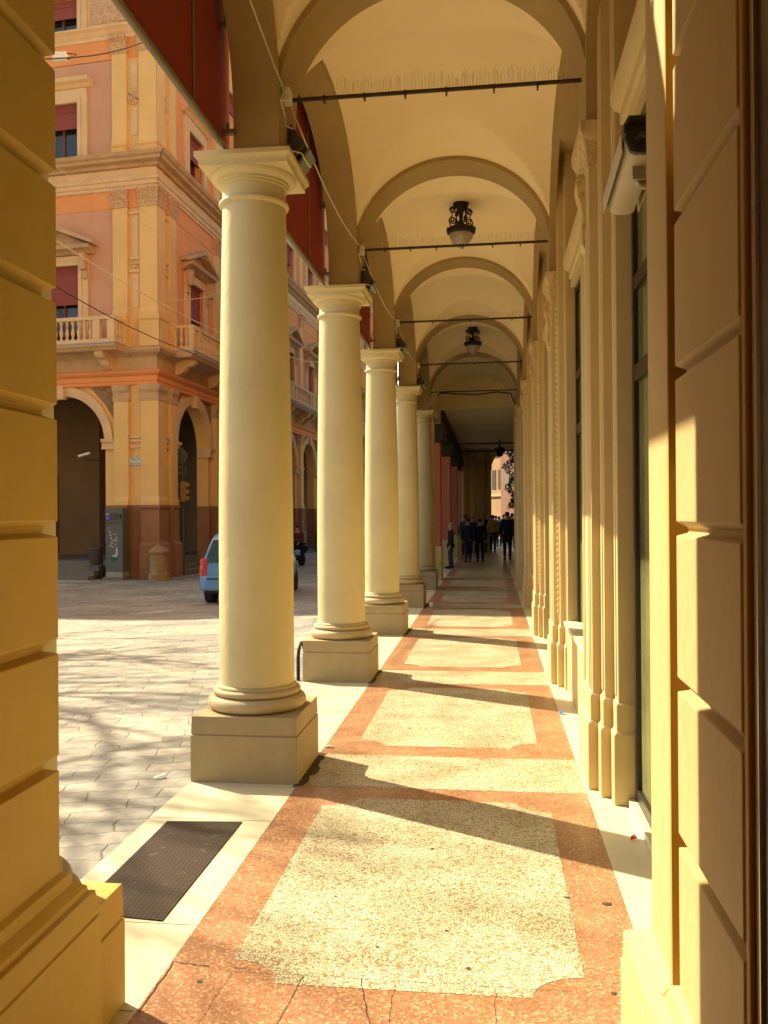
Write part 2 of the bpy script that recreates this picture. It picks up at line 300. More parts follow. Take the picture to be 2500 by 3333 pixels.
# ------------------------------------------------------------------ ground
CY = [2.75, 5.995, 9.495, 13.14, 16.927, 20.775]     # columns along the arcade
def road_z(x, y): t = min(1, max(0, (-x - .4) / 5)); return -.02 - .18 * t * t * (3 - 2 * t)
xs = [-.36, -.8, -1.4, -2, -3, -4, -5, -6, -9, -16, -30, -60, -120, -300]; ys = [-300, -60, -20] + [i * 1.0 for i in range(-8, 60, 2)] + [70, 90, 120, 300]
b = MB(); b.add([(x, y, road_z(x, y)) for y in ys for x in xs], [(j * len(xs) + i, j * len(xs) + i + 1, (j + 1) * len(xs) + i + 1, (j + 1) * len(xs) + i) for j in range(len(ys) - 1) for i in range(len(xs) - 1)])
tag(b.build('road', 'paving', smooth=80), kind='structure')
b = MB(); b.add([(-.36, 45, -.2), (300, 45, -.2), (300, 300, -.2), (-.36, 300, -.2)], [(0, 1, 2, 3)]); tag(b.build('far_ground', 'paving'), kind='structure')
b = MB(); b.box(-.36, 6, -14, 45, -.4, 0); tag(b.build('portico_floor', 'marble'), kind='structure')
# joints between the marble slabs
b = MB()
for y in (2.9, 3.66, 4.95, 6.6, 8.2, 10.1, 11.8, 14.0, 15.6, 3.0): b.add([(-.355, y, .001), (.35, y, .001), (.35, y + .005, .001), (-.355, y + .005, .001)], [(0, 1, 2, 3)])
tag(b.build('slab_joints', 'concrete'), kind='structure')
# terrazzo border and mosaics
edges = [-14, -4, -1.2] + CY + [24.6, 28.6, 32.6, 36.6, 40.6, 44.9]
b = MB(); b.add([(.36, -14, .001), (2.2, -14, .001), (2.2, 44.9, .001), (.36, 44.9, .001)], [(0, 1, 2, 3)]); tag(b.build('terrazzo_border', 'terrazzo'), kind='structure')
def mosaic_panel(y0, y1):
    x0, x1, r = .60, 1.955, .2; p = []
    for cx_, cy_, sx_, sy_, order in ((x0, y0, 1, 1, 0), (x1, y0, -1, 1, 1), (x1, y1, -1, -1, 0), (x0, y1, 1, -1, 1)):
        q = [(cx_ + sx_ * r * cos(a), cy_ + sy_ * .8 * r * sin(a)) for a in [pi / 2 * i / 8 for i in range(9)]]
        if order == 0: q.reverse()
        p += q
    m_ = MB(); m_.add([(x, y, .0022) for x, y in p], [tuple(range(len(p)))]); return m_
for i in range(1, len(edges) - 1):
    b = MB(); y = edges[i]; yt = y + (.385 if i != 3 else .175); b.add([(.36, y - .367, .0022), (2.2, y - .367, .0022), (2.2, yt, .0022), (.36, yt, .0022)], [(0, 1, 2, 3)]); tag(b.build('mosaic_band', 'mosaic'), kind='structure')
for i in range(2, len(edges) - 2): tag(mosaic_panel(edges[i] + .385 + (.10 if i == 3 else .27), edges[i + 1] - .367 - .22).build('mosaic_panel', 'mosaic'), kind='structure')
# road paint
b = MB()
b.add([(-16, 25.55, -.194), (-10.40, 25.55, -.194), (-10.2, 25.0, -.194), (-16, 25.0, -.194)], [(0, 1, 2, 3)]); b.add([(-16, 24.4, -.194), (-10.3, 24.4, -.194), (-10.45, 23.6, -.194), (-16, 23.6, -.194)], [(0, 1, 2, 3)])
b.add([(-5.6, 16.9, -.193), (-5.3, 16.9, -.193), (-4.2, 18.1, -.193), (-4.5, 18.1, -.193)], [(0, 1, 2, 3)])
b.add([(-6.9, 29.0, -.193), (-.8, 29.0, -.193), (-.8, 29.35, -.193), (-6.9, 29.35, -.193)], [(0, 1, 2, 3)])
tag(b.build('road_markings', 'paint_w'), kind='structure')
# cracks in the terrazzo near the camera
b = MB(); random.seed(3)
def crack(p, q, n, wd, z=.0032):
    P = [(p[0] + (q[0] - p[0]) * i / n + random.uniform(-.006, .006), p[1] + (q[1] - p[1]) * i / n + random.uniform(-.006, .006)) for i in range(n + 1)]
    for i in range(n):
        (ax, ay), (bx_, by) = P[i], P[i + 1]; dx, dy = bx_ - ax, by - ay; l = sqrt(dx * dx + dy * dy); nx, ny = -dy / l * wd, dx / l * wd
        b.add([(ax - nx, ay - ny, z), (bx_ - nx, by - ny, z), (bx_ + nx, by + ny, z), (ax + nx, ay + ny, z)], [(0, 1, 2, 3)])
crack((.365, 3.35), (.52, 3.33), 6, .0018); crack((.37, 3.0), (.37, 3.34), 9, .0022); crack((.62, 3.33), (.72, 3.33), 4, .0012)
crack((.9, 3.3), (.86, 2.85), 9, .0012, .0036); crack((1.25, 3.3), (1.26, 2.85), 8, .0008, .0036); crack((1.12, 3.3), (1.22, 2.9), 9, .0014, .0036); crack((.62, 3.3), (.6, 2.9), 6, .0007); crack((.6, 3.305), (1.95, 3.3), 20, .0007, .0036); crack((1.62, 3.3), (1.62, 2.85), 8, .0007, .0036)
tag(b.build('floor_cracks', 'iron'), kind='structure')
def blot(name, pts, m, z=.0034):
    b_ = MB(); b_.add([(x, y, z) for x, y in pts], [tuple(range(len(pts)))]); tag(b_.build(name, m), kind='structure')
random.seed(17)
for x, y, r in ((1.30, 4.62, .012), (1.02, 4.75, .008), (1.52, 3.42, .010), (1.42, 3.72, .009), (1.95, 4.1, .012), (2.12, 4.05, .02), (1.2, 6.1, .010), (.95, 7.2, .012), (1.7, 7.0, .01), (1.5, 5.1, .007), (.9, 4.0, .007), (.52, 3.22, .012), (1.75, 5.0, .008), (1.15, 3.55, .008), (2.05, 3.3, .01), (.8, 8.2, .012), (1.35, 9.6, .012)):
    blot('floor_spot', [(x + r * random.uniform(.7, 1.3) * cos(a), y + r * random.uniform(.7, 1.3) * sin(a)) for a in [2 * pi * k / 9 for k in range(9)]], 'grime_shade')
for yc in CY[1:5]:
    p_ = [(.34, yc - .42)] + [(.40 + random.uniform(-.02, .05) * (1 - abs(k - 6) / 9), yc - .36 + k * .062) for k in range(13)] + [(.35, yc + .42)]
    blot('plinth_shade_dirt', p_, 'grime_shade', .0042)  # contact shade and dirt beside the plinths, both put into the strip colour

# ------------------------------------------------------------------ columns
SH = [(.256, .60)] + [(.256 - .038 * max(0, (t - .3) / .7) ** 1.4, .60 + 3.27 * t) for t in [i / 14 for i in range(15)]]
def make_column(y, lab, cx=0):
    t = thing('column', (cx, y, 0), lab, 'column', 'stone columns along the street side of the portico')
    cy = y
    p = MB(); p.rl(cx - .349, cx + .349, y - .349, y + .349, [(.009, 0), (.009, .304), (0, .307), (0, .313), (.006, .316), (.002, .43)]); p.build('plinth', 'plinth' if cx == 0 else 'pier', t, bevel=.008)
    a = MB(); pr = [(.30, .429)]
    for k in range(11): th = -pi / 2 + pi * k / 10; pr.append((.292 + .046 * cos(th), .478 + .047 * sin(th)))
    for k in range(9): th = -pi / 2 + pi * k / 8; pr.append((.272 + .03 * cos(th), .550 + .024 * sin(th)))
    pr += [(.273, .575), (.273, .585), (.266, .592), (.256, .60)]
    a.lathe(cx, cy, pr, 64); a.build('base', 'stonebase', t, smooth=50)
    s_ = MB(); s_.lathe(cx, cy, SH, 64); s_.build('shaft', 'column', t, smooth=60)
    c_ = MB(); pr = [(.218, 3.87), (.224, 3.874)]
    for k in range(7): th = -pi / 2 + pi * k / 6; pr.append((.226 + .016 * cos(th), 3.894 + .018 * sin(th)))
    pr += [(.218, 3.915), (.218, 4.0), (.232, 4.006), (.232, 4.018), (.244, 4.022), (.244, 4.036)]
    for k in range(8): th = -pi / 2 + pi / 2 * k / 7; pr.append((.244 + .052 * cos(th), 4.086 + .048 * sin(th)))
    pr += [(.296, 4.09)]
    c_.lathe(cx, cy, pr, 64)
    c_.rl(cx - .30, cx + .30, y - .30, y + .30, [(0, 4.082), (0, 4.108), (.003, 4.118), (.012, 4.132), (.024, 4.140), (.024, 4.171)])
    c_.build('capital', 'column', t, smooth=45)
    return t
names = ['half hidden column base behind the rusticated pier at left, nearest the camera', 'tallest nearest round cream column with its plinth beside the grating', 'second round cream column along the walk, dark hoop beside its plinth',
         'third round cream column along the walk, the last one with a sunlit edge', 'fourth cream column, shaded, white cup beside its plinth', 'fifth cream column standing against a banded pier where the walk turns dark']
cols = [make_column(y if i else 2.70, names[i], 0 if i else -.06) for i, y in enumerate(CY)]
b = MB(); b.rl(-.35, -.04, 2.5, 3.11, [(0, 0), (0, 4.2)]); b.build('backing_block', 'pilaster', cols[0])  # unseen block added to shift the shadow edge on the right pier
t = cols[5]; b = MB(); b.rl(-.02, .3, 20.88, 21.25, [(.06, 0), (.06, .43)] + [q for k in range(10) for q in ((.0, .44 + .36 * k), (.0, .78 + .36 * k), (-.015, .79 + .36 * k))] + [(0, 4.1), (.05, 4.12), (.05, 4.2)]); b.build('backing_block', 'pilaster', t, bevel=.006)

# ------------------------------------------------------------------ rusticated piers
def rust_profile(g, top):
    pr = [(.09, 0), (.09, .500), (.082, .503), (.082, .512), (.086, .516), (.078, .58), (.062, .582), (.060, .60), (.045, .612), (.030, .622), (.022, .640), (.022, .652), (.0, .664)]
    z = .676 + .322
    while z < top - .2:
        pr += [(0, z - .024 * g), (-.034 * g, z - .012 * g), (-.030 * g, z + .006 * g), (0, z + .024 * g)]; z += .3575
    return pr + [(0, top)]
t = thing('rusticated_pier', (0, 2.1, 0), 'big shaded ochre rusticated pier at the left edge of the walk', 'pier')
b = MB(); b.rl(-.25, .30, 1.72, 2.572, rust_profile(1, 4.6)); b.build('pier_body', 'pier', t, bevel=.003)
t = thing('rusticated_pier', (2.3, 1.8, 0), 'ochre rusticated pier with sunlit edge beside the black shop doorway at right', 'pier')
b = MB(); b.rl(2.04, 2.9, 1.575, 2.10, rust_profile(.68, 5.2)); b.build('pier_body', 'pier_r', t, bevel=.0035)
b = MB(); b.rl(2.045, 2.9, 2.212, 2.48, [(.075, 0), (.075, .50), (.07, .505), (.068, .58), (.03, .60), (0, .62), (0, 5.2)]); b.build('pier_strip', 'pier_r', t, bevel=.01)
b = MB(); b.rl(2.12, 2.9, 2.09, 2.2, [(0, 0), (0, 5.2)]); b.rl(2.043, 2.9, 2.196, 2.211, [(0, .6), (0, 5.2)]); b.build('pier_recess', 'pierdark', t)  # darker ochre puts the shade of the recess and strip side into colour
b = MB()
for i, (o, y0, y1) in enumerate(((2.043, 1.545, 1.575), (2.052, 1.515, 1.545))): b.rl(o, 2.9, y0, y1 + .0, [(0, .0), (0, 5.2)])
b.build('door_moulding', 'pierdark', t, bevel=.006)

# ------------------------------------------------------------------ the portico building
PB = thing('portico_building', (2.3, 10, 0), 'cream and ochre portico building with vaulted bays and pilastered shop wall', 'building')
XA, XB = -.07, .24; TX, TA, TB, TZ = 1.24, 1.01, .96, 4.50
ED = [-1.0] + CY
def zT(x): q = (x - TX) / 1.052; return TZ + 1.0 * sqrt(max(0, 1 - q * q))
def zL(y, c, h): q = abs(y - c) / h; return TZ + 1.11 * (max(0, 1 - q ** 2.3)) ** (1 / 2.0)
for i in range(len(ED) - 1):
    y0, y1 = ED[i] + .225, ED[i + 1] - .225; c = (y0 + y1) / 2; h = (y1 - y0) / 2
    b = MB(); b.arch(ED[i], ED[i + 1], c, h - .03, 4.36, 1.19, 4.171, 6.35, XA, XB, 36, mp=lambda u, t_, z: (t_, u, z), pw=2.15)
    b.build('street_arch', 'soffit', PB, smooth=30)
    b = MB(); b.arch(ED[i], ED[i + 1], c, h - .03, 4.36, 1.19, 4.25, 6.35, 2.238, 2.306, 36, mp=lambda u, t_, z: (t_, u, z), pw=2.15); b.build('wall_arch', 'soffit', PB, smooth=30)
    # vault web
    def fz(x, y, c=c, h=h):
        dx = min(1, abs(x - TX) / 1.02); dy = min(1, abs(y - c) / h)
        A_ = zT(x); B_ = zL(y, c, h); k = .004 + .012 * (1 - max(dx, dy)) ** 1.5
        m_ = max(A_, B_); d = abs(A_ - B_); m_ += k * math.exp(-d / (k + 1e-6)) * .5
        return m_ + .10 * (1 - dx * dx) * (1 - dy * dy)
    n1 = 56; n2 = 64
    uu = [TX - 1.03 * cos(pi * k / n1) for k in range(n1 + 1)]; vv = [c - (h + .01) * cos(pi * k / n2) for k in range(n2 + 1)]
    b = MB(); b.add([(x, y, fz(x, y)) for y in vv for x in uu], [(j * (n1 + 1) + q, j * (n1 + 1) + q + 1, (j + 1) * (n1 + 1) + q + 1, (j + 1) * (n1 + 1) + q) for j in range(n2) for q in range(n1)])
    b.build('vault', 'vault', PB, smooth=12)
for y in ED:
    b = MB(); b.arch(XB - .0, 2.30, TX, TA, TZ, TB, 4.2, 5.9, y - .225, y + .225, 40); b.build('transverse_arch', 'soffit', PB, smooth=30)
# solid mass above the vaults and behind the shop wall (closes the portico to the sky)
b = MB(); b.box(-.07, 12, -14, 24.95, 6.35, 16); b.box(-.07, 12, -14, -1.3, 5.0, 6.35); b.build('upper_storey', 'b_yellow', PB)
# unseen walls behind the camera; solid street side added to cut bounced light
b = MB(); b.box(-.07, .24, -9, 1.715, 0, 5); b.box(2.46, 12, -14, 1.38, 0, 6.35); b.box(-.07, 12, -14.3, -14, 0, 6.35); b.build('rear_wall', 'pier', PB)
# shop wall: upper wall, formerets, pilasters
b = MB(); b.box(2.5, 3.0, 2.4, 24.95, 4.05, 6.35); b.box(2.235, 2.5, 1.3, 24.95, 5.35, 6.35)
for y in ED[1:]: b.box(2.25, 2.52, y - .25, y + .25, 4.25, 5.36)
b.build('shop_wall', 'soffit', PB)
def entab(y0, y1):
    b = MB(); b.rl(2.42, 3.0, y0, y1, [(0, 3.98), (0, 4.06), (.02, 4.07), (.02, 4.14), (.05, 4.17), (.07, 4.22), (.07, 4.27), (0, 4.30)]); return b.build('door_cornice', 'pilaster', PB, bevel=.005)
entab(2.5, 5.4); [entab(CY[i] + .6, CY[i + 1] - .6) for i in range(1, 5)]
def pilaster(y, beads=False):
    base = [(.030, 0), (.030, .42), (.024, .43), (.014, .44), (.014, .60), (.004, .61), (0, .62)]
    b = MB()
    b.rl(2.25, 2.7, y - .25, y + .25, base + [(0, 4.2)])
    b.rl(2.31, 2.7, y - .40, y + .40, base + [(0, 6.3)])
    b.rl(2.37, 2.7, y - .545, y + .545, base + [(0, 6.3)])
    # reeds on the front faces
    for dx, dy in ((2.247, -.2), (2.247, -.12), (2.247, .12), (2.247, .2)): b.rl(dx - .004, 2.3, y + dy - .018, y + dy + .018, [(0, .62), (.0, 3.6)])
    for sy in (-1, 1):
        b.rl(2.302, 2.34, y + sy * .33 - .03, y + sy * .33 + .03, [(0, .64), (0, 6.2)]); b.rl(2.362, 2.4, y + sy * .48 - .025, y + sy * .48 + .025, [(0, .64), (0, 6.2)])
    p = b.build('pilaster', 'pilaster', PB, bevel=.007)
    c_ = MB(); c_.rl(2.25, 2.7, y - .25, y + .25, [(.002, 3.95), (.01, 3.98), (.015, 4.06), (.03, 4.12), (.045, 4.15), (.055, 4.18), (.055, 4.235), (0, 4.25)])
    # scroll console under the cornice
    pr = []
    for k in range(13): a = k / 12; pr.append((2.25 - .05 * (1 - a) ** .6 - .014 * sin(a * 9), 3.98 - .5 * a))
    c_.prism([(2.3, 3.98)] + pr + [(2.3, 3.43)], y - .07, y + .07)
    c_.build('capital', 'relief_c', p, bevel=.006)
    if beads:
        bb = MB(); z = .75; pr = []
        while z < 3.9: pr += [(.004, z - .028), (.014, z - .014), (.018, z), (.014, z + .014)]; z += .062
        bb.lathe(2.30, y - .33, pr, 8)
        bb.build('bead_strip', 'pilaster', p, smooth=60)
    return p
for i, y in enumerate(CY): 
    if i > 0: pilaster(y, i in (2, 3))
def shop_bay(y0, y1, kind):
    fr = MB(); X = 2.46
    for ya, yb in ((y0, y0 + .05), (y1 - .05, y1), ((y0 + y1) / 2 - .04, (y0 + y1) / 2 + .04)): fr.box(X, X + .08, ya, yb, .02, 4.0)
    for za, zb in ((.02, .12), (2.52, 2.62), (3.06, 3.14), (3.92, 4.0)): fr.box(X + .004, X + .076, y0 + .05, y1 - .05, za, zb)
    f = fr.build('shop_door' if kind == 'door' else 'shop_window', 'frame', PB, bevel=.004)
    g = MB(); g.box(X + .03, X + .045, y0 + .05, y1 - .05, .12, 3.92); g.build('pane', 'shopglass', f)
    if kind == 'door':
        h = MB(); h.tube([(X - .05, y0 + .28 + (y1 - y0) * .28, .25), (X - .05, y0 + .28 + (y1 - y0) * .28, 2.5)], .016, 12)
        for z in (.5, 2.3): h.tube([(X - .05, y0 + .28 + (y1 - y0) * .28, z), (X + .01, y0 + .28 + (y1 - y0) * .28, z)], .009, 8)
        h.build('handle', 'steel', f, smooth=60)
    else:
        s_ = MB(); s_.rl(2.36, 2.46, y0, y1, [(0, 0), (0, .62)]); s_.build('apron', 'pilaster', f, bevel=.004); s_ = MB(); s_.rl(2.36, 2.46, y0, y1, [(.02, .622), (.03, .64), (.03, .68)]); s_.build('sill', 'marble', f, bevel=.004)
    return f
shop_bay(2.48, 5.41, 'door'); shop_bay(CY[1] + .6, CY[2] - .58, 'window'); shop_bay(CY[2] + .6, CY[3] - .58, 'door'); shop_bay(CY[3] + .6, CY[4] - .58, 'window'); shop_bay(CY[4] + .6, CY[5] - .58, 'door')
b = MB(); b.rl(2.42, 2.6, 4.2, 5.41, [(0, 0), (0, .045)]); b.build('door_sill', 'marble', PB, bevel=.004)
b = MB(); b.box(2.62, 3, 2.48, 24.9, 0, 4.0); b.build('shop_interior', 'b_innerdark', PB)  # near-black block filling the shops behind the panes
# carved corbel high over the door
b = MB(); pr = [(2.5, 4.95)] + [(2.33 + .14 * (k / 14) ** .8 - .04 * sin(k / 14 * 6.28), 4.95 - .75 * k / 14) for k in range(15)] + [(2.5, 4.2)]
b.prism(pr, 4.55, 4.75); b.tube([(2.34, 4.54, 4.93), (2.34, 4.76, 4.93)], .05, 16); b.build('corbel', 'relief_c', PB, bevel=.006)
b = MB(); b.box(2.046, 2.2, -1, 1.513, 0, 5.2); b.build('black_door_frame', 'black', PB, bevel=.006)
b = MB(); b.box(2.040, 2.047, 1.478, 1.482, 0, 5.2); b.build('frame_strip', 'steel', PB)
# back wall over the end arch and lower far gallery
FB = thing('far_gallery', (1.2, 30, 0), 'darker farther gallery with terracotta piers and flat ceiling beyond the cream columns', 'building')
b = MB(); b.box(-.4, 3.4, 24.95, 25.3, 4.72, 6.6); b.box(-.4, .24, 21, 24.95, 4.3, 6.35); b.build('end_wall', 'ceil_far', FB)
gridmesh('end_vault', .2, 2.3, 21.0, 24.95, 24, 4, lambda x, y: TZ + .25 + .85 * sqrt(max(0, 1 - ((x - TX) / 1.07) ** 2)), 'ceil_far', FB)
b = MB(); b.box(-.4, 5, 25.3, 42, 4.75, 4.95); b.build('ceiling', 'ceil_far', FB)
b = MB(); b.box(-.5, 5, 25.0, 42.4, 4.96, 12); b.build('upper_storey', 'red_far', FB)
b = MB(); b.box(2.35, 5, 24.95, 27.5, 0, 4.75); b.box(2.55, 5, 27.5, 33, 0, 4.75); b.box(3.2, 5, 33, 42, 0, 4.75); b.build('side_wall', 'olive_far', FB)
b = MB(); b.box(2.27, 2.34, 21.3, 25, 0, 4.6); b.build('side_wall', 'pilaster', FB)
b = MB()
for y in (33, 37): b.tube([(.2, y, 4.35), (3.2, y, 4.37)], .03, 6)
b.box(-.1, .30, 25.3, 42, 4.1, 4.745); b.build('beams', 'beam', FB)
# arch at the end of the gallery
b = MB(); b.arch(.2, 3.4, 2.38, .72, 3.75, .95, 0, 4.75, 41.4, 42.0, 24); b.build('end_arch', 'ceil_far', FB, smooth=30)
for xx, yy, ww in ((.42, 40.6, .26), (.98, 40.8, .34), (1.5, 41.0, .14)):
    b = MB(); b.rl(xx, xx + ww, yy, yy + .3, [(.03, 0), (.03, .8), (0, .84), (0, 3.7), (.05, 3.8), (.05, 4.0), (0, 4.02), (0, 4.75)]); b.build('end_pilaster', 'olive_far', FB, bevel=.01)
PY = [23.5, 29.3, 35.5, 39.0]
for k, y in enumerate(PY):
    p = thing('gallery_pier', (-.05, y, 0), ['nearest square terracotta pier beside the fifth column', 'second terracotta pier, behind the standing man', 'third terracotta pier back in the dark gallery', 'farthest rose coloured pier in the dark gallery'][k], 'pier', 'square piers of the dark far gallery')
    b = MB(); b.rl(-.4, .30, y, y + .7, [(0, .9), (0, 3.66)]); b.build('pier_body', 'red_far' if k < 3 else 'pink_far', p, bevel=.01)
    b = MB(); b.rl(-.42, .32, y - .02, y + .72, [(0, 0), (0, .87), (-.02, .9)]); b.build('pier_base', 'olive_far', p, bevel=.01)
    b = MB(); b.rl(-.42, .32, y - .02, y + .72, [(0, 3.66), (.05, 3.74), (.05, 3.85), (.12, 3.95), (.12, 4.1)]); b.build('capital', 'beam', p, bevel=.01)

# ------------------------------------------------------------------ tie rods with bird spikes
for k, y in enumerate(CY[1:]):
    lab = ['thickest iron tie rod with bird spikes under the nearest full arch', 'second tie rod, crossing in front of the nearest hanging lantern', 'third tie rod with spikes between the two lanterns', 'fourth thin tie rod, just under the farther lantern', 'fifth tie rod with a sagging cable, last before the dark gallery'][k]
    t = thing('tie_rod', (1.24, y, 4.63), lab, 'tie rod', 'iron tie rods under the arches')
    zz = 4.62; b = MB(); b.tube([(.235, y, zz), (2.25, y, zz + .012)], .014, 10); b.build('rod', 'rust', t, smooth=60)
    b = MB(); random.seed(k + 20)
    x = .34
    while x < 2.2:
        for q in range(2):
            a = random.uniform(-.6, .6); c_ = random.uniform(-.12, .12); h = random.uniform(.085, .12)
            b.tube([(x, y, zz + .012), (x + c_ * h, y + a * h, zz + .012 + h)], .0011, 3, cap=False)
        x += random.uniform(.016, .024)
    b.build('bird_spikes', 'cable', t)
    for x in (.5, .78, 1.06, 1.34, 1.66, 1.95): b = MB(); b.box(x - .006, x + .006, y - .02, y + .02, zz - .03, zz + .016); b.build('clip', 'rust', t)
    if k == 4:
        b = MB(); b.tube([(.4, y, 4.55), (.5, y, 4.6), (.8, y, 4.57), (1.3, y, 4.54), (1.8, y, 4.59), (2.1, y, 4.55), (2.2, y, 4.3)], .018, 6); b.build('sagging_cable', 'rust', t)

# ------------------------------------------------------------------ hanging lanterns
def make_lantern(y, z, lab):
    t = thing('lantern', (TX + .03, y, z), lab, 'lantern', 'wrought iron lanterns under the vaults'); cx = TX + .03
    b = MB(); b.lathe(cx, y, [(.10, z + .02), (.10, z - .02), (.085, z - .035), (.05, z - .06), (.03, z - .12), (.022, z - .2), (.05, z - .27), (.09, z - .30)], 24); b.build('stem', 'iron', t, smooth=40)
    for a in (0, 1, 2, 3):
        an = a * pi / 2 + .5; q = []
        for k in range(26): th = k / 25 * 3.6 * pi; r = .045 * (1 - k / 30); q.append((.115 + .0 + r * cos(th), -.09 + r * sin(th)))
        q2 = [(.115 + .05 * (1 - k / 30) * cos(-k / 25 * 3.4 * pi), -.215 + .05 * (1 - k / 30) * sin(-k / 25 * 3.4 * pi)) for k in range(26)]
        s_ = MB()
        for qq in (q, q2, [(.08, -.03), (.165, -.09), (.12, -.15), (.17, -.22), (.15, -.3)]):
            s_.tube([(cx + r * cos(an), y + r * sin(an), z + h) for r, h in qq], .009, 6)
        s_.build('scroll', 'iron', t, smooth=60)
    b = MB(); b.lathe(cx, y, [(.05, z - .27), (.13, z - .29), (.175, z - .315), (.185, z - .335), (.18, z - .37), (.155, z - .39), (.13, z - .36)], 32)
    for k in range(16): a = 2 * pi * k / 16; b.lathe(cx + .178 * cos(a), y + .178 * sin(a), [(.002, z - .30), (.012, z - .318), (.004, z - .34)], 6)
    b.build('shade_ring', 'iron', t, smooth=40)
    b = MB(); b.lathe(cx, y, [(.155, z - .375), (.15, z - .42), (.125, z - .47), (.08, z - .52), (.03, z - .555), (.004, z - .57)], 32); b.build('glass_bowl', 'bowl', t, smooth=60)
make_lantern(11.3, 5.70, 'nearer wrought iron lantern with milky glass bowl hanging from the vault')
make_lantern(18.85, 5.70, 'farther smaller looking iron lantern hanging in the shaded bay')

# ------------------------------------------------------------------ floodlights, boxes and cables at the imposts
for k, y in enumerate(CY[1:5]):
    lab = ['largest dark floodlight on the corner of the nearest capital', 'dark floodlight on top of the second capital', 'small floodlight on top of the third capital', 'tiny dark floodlight above the fourth capital'][k]
    t = thing('floodlight', (.36, y + .06, 4.3), lab, 'floodlight', 'floodlights on the column capitals')
    b = MB(lambda x, yy, z: (x, yy, z)); 
    b.add([(.24, y - .02, 4.2), (.30, y - .02, 4.22), (.37, y - .02, 4.31), (.26, y - .02, 4.46), (.24, y + .2, 4.2), (.30, y + .2, 4.22), (.37, y + .2, 4.31), (.26, y + .2, 4.46)], [(0, 1, 2, 3), (7, 6, 5, 4), (0, 4, 5, 1), (1, 5, 6, 2), (2, 6, 7, 3), (3, 7, 4, 0)])
    b.build('housing', 'darkgrey', t, bevel=.012)
    b = MB(); b.add([(.305, y, 4.18), (.385, y, 4.29), (.305, y + .2, 4.18), (.385, y + .2, 4.29), (.32, y, 4.165), (.40, y, 4.275), (.32, y + .2, 4.165), (.40, y + .2, 4.275)], [(0, 1, 3, 2), (4, 6, 7, 5), (0, 4, 5, 1), (2, 3, 7, 6), (0, 2, 6, 4), (1, 5, 7, 3)]); b.build('glass', 'greyglass', t, bevel=.004)
    b = MB(); b.tube([(.255, y - .2, 4.20), (.30, y - .12, 4.22), (.36, y - .1, 4.21), (.38, y - .06, 4.17), (.40, y - .0, 4.15)], .005, 6); b.build('lead', 'white', t, smooth=60)
    t = thing('junction_box', (.26, y - .1, 4.6), ['white junction box and looped lead at the left end of the thickest tie rod', 'white junction box at the left end of the second tie rod', 'white junction box at the left end of the third tie rod', 'tiny white junction box left of the fourth tie rod'][k], 'junction box', 'junction boxes at the rod ends')
    b = MB(); b.box(.245, .30, y - .20, y - .10, 4.53, 4.62); b.build('box', 'white', t, bevel=.006)
    b = MB(); b.tube([(.26, y - .22, 4.6), (.26, y - .28, 4.5), (.27, y - .2, 4.42), (.28, y - .24, 4.34), (.3, y - .1, 4.38)], .005, 6); b.build('lead', 'white', t, smooth=60)
cl = ['pale cable swooping down to the thickest tie rod at top left', 'pale cable strung between the first and second tie rods', 'pale cable strung between the second and third tie rods', 'faint cable strung between the third and fourth tie rods']
for k in range(4):
    y0 = CY[k] - .15; y1 = CY[k + 1] - .2; pts = []
    for i in range(17): a = i / 16; pts.append((.262 + .02 * sin(pi * a), y0 + (y1 - y0) * a, 4.6 - .16 * sin(pi * a) + (.75 * (1 - a) ** 1.0 if k == 0 else 0)))
    b = MB(); b.tube(pts, .0055, 6); tag(b.build('cable', 'cable', smooth=60), cl[k], 'cable', 'cables strung along the arches')
# ------------------------------------------------------------------ red awnings
al = ['red canvas awning filling the nearest arch, at the top left', 'red canvas awning between the first and second columns', 'red awning strip between the second and third columns', 'small sliver of red awning beyond the third column', 'farthest red awning strip in the shaded arch']
for k in range(5):
    y0, y1 = CY[k] + .25, CY[k + 1] - .25; c = (y0 + y1) / 2
    t = thing('awning', (-.13, c, 4.2), al[k], 'awning', 'red awnings along the street arches')
    b = MB(); b.prism([(3.02, 4.23), (y1 + .1, 4.23), (y1 + .1, 6.2), (4.12, 6.2), (3.40, 4.88), (3.345, 4.9), (3.30, 5.6), (3.02, 5.6)], -.135, -.128, 'x') if k == 0 else b.box(-.135, -.128, y0 - .1, y1 + .1, 4.23, 6.2); b.build('canvas', 'awning', t)  # unseen notch shaped in the first canvas to pass a sliver of sun
    b = MB(); b.tube([(-.13, y0 - .12, 4.205), (-.13, y1 + .12, 4.205)], .022, 10); b.build('bar', 'trim', t, smooth=60)
    b = MB()
    for ys in (c - .75, c + .72): b.box(-.127, -.118, ys - .012, ys + .012, 4.23, 6.2)
    b.build('seam_strips', 'trim', t)
    b = MB()
    for ys, z in ((y0 + .03, 4.30), (y1 - .03, 4.30), (y1 - .06, 5.0), (y0 + .06, 5.0)): b.box(-.128, -.05, ys - .02, ys + .02, z - .015, z + .015); b.tube([(-.1, ys, z), (-.1, ys, z + .06)], .012, 6)
    b.build('hooks', 'trim', t)

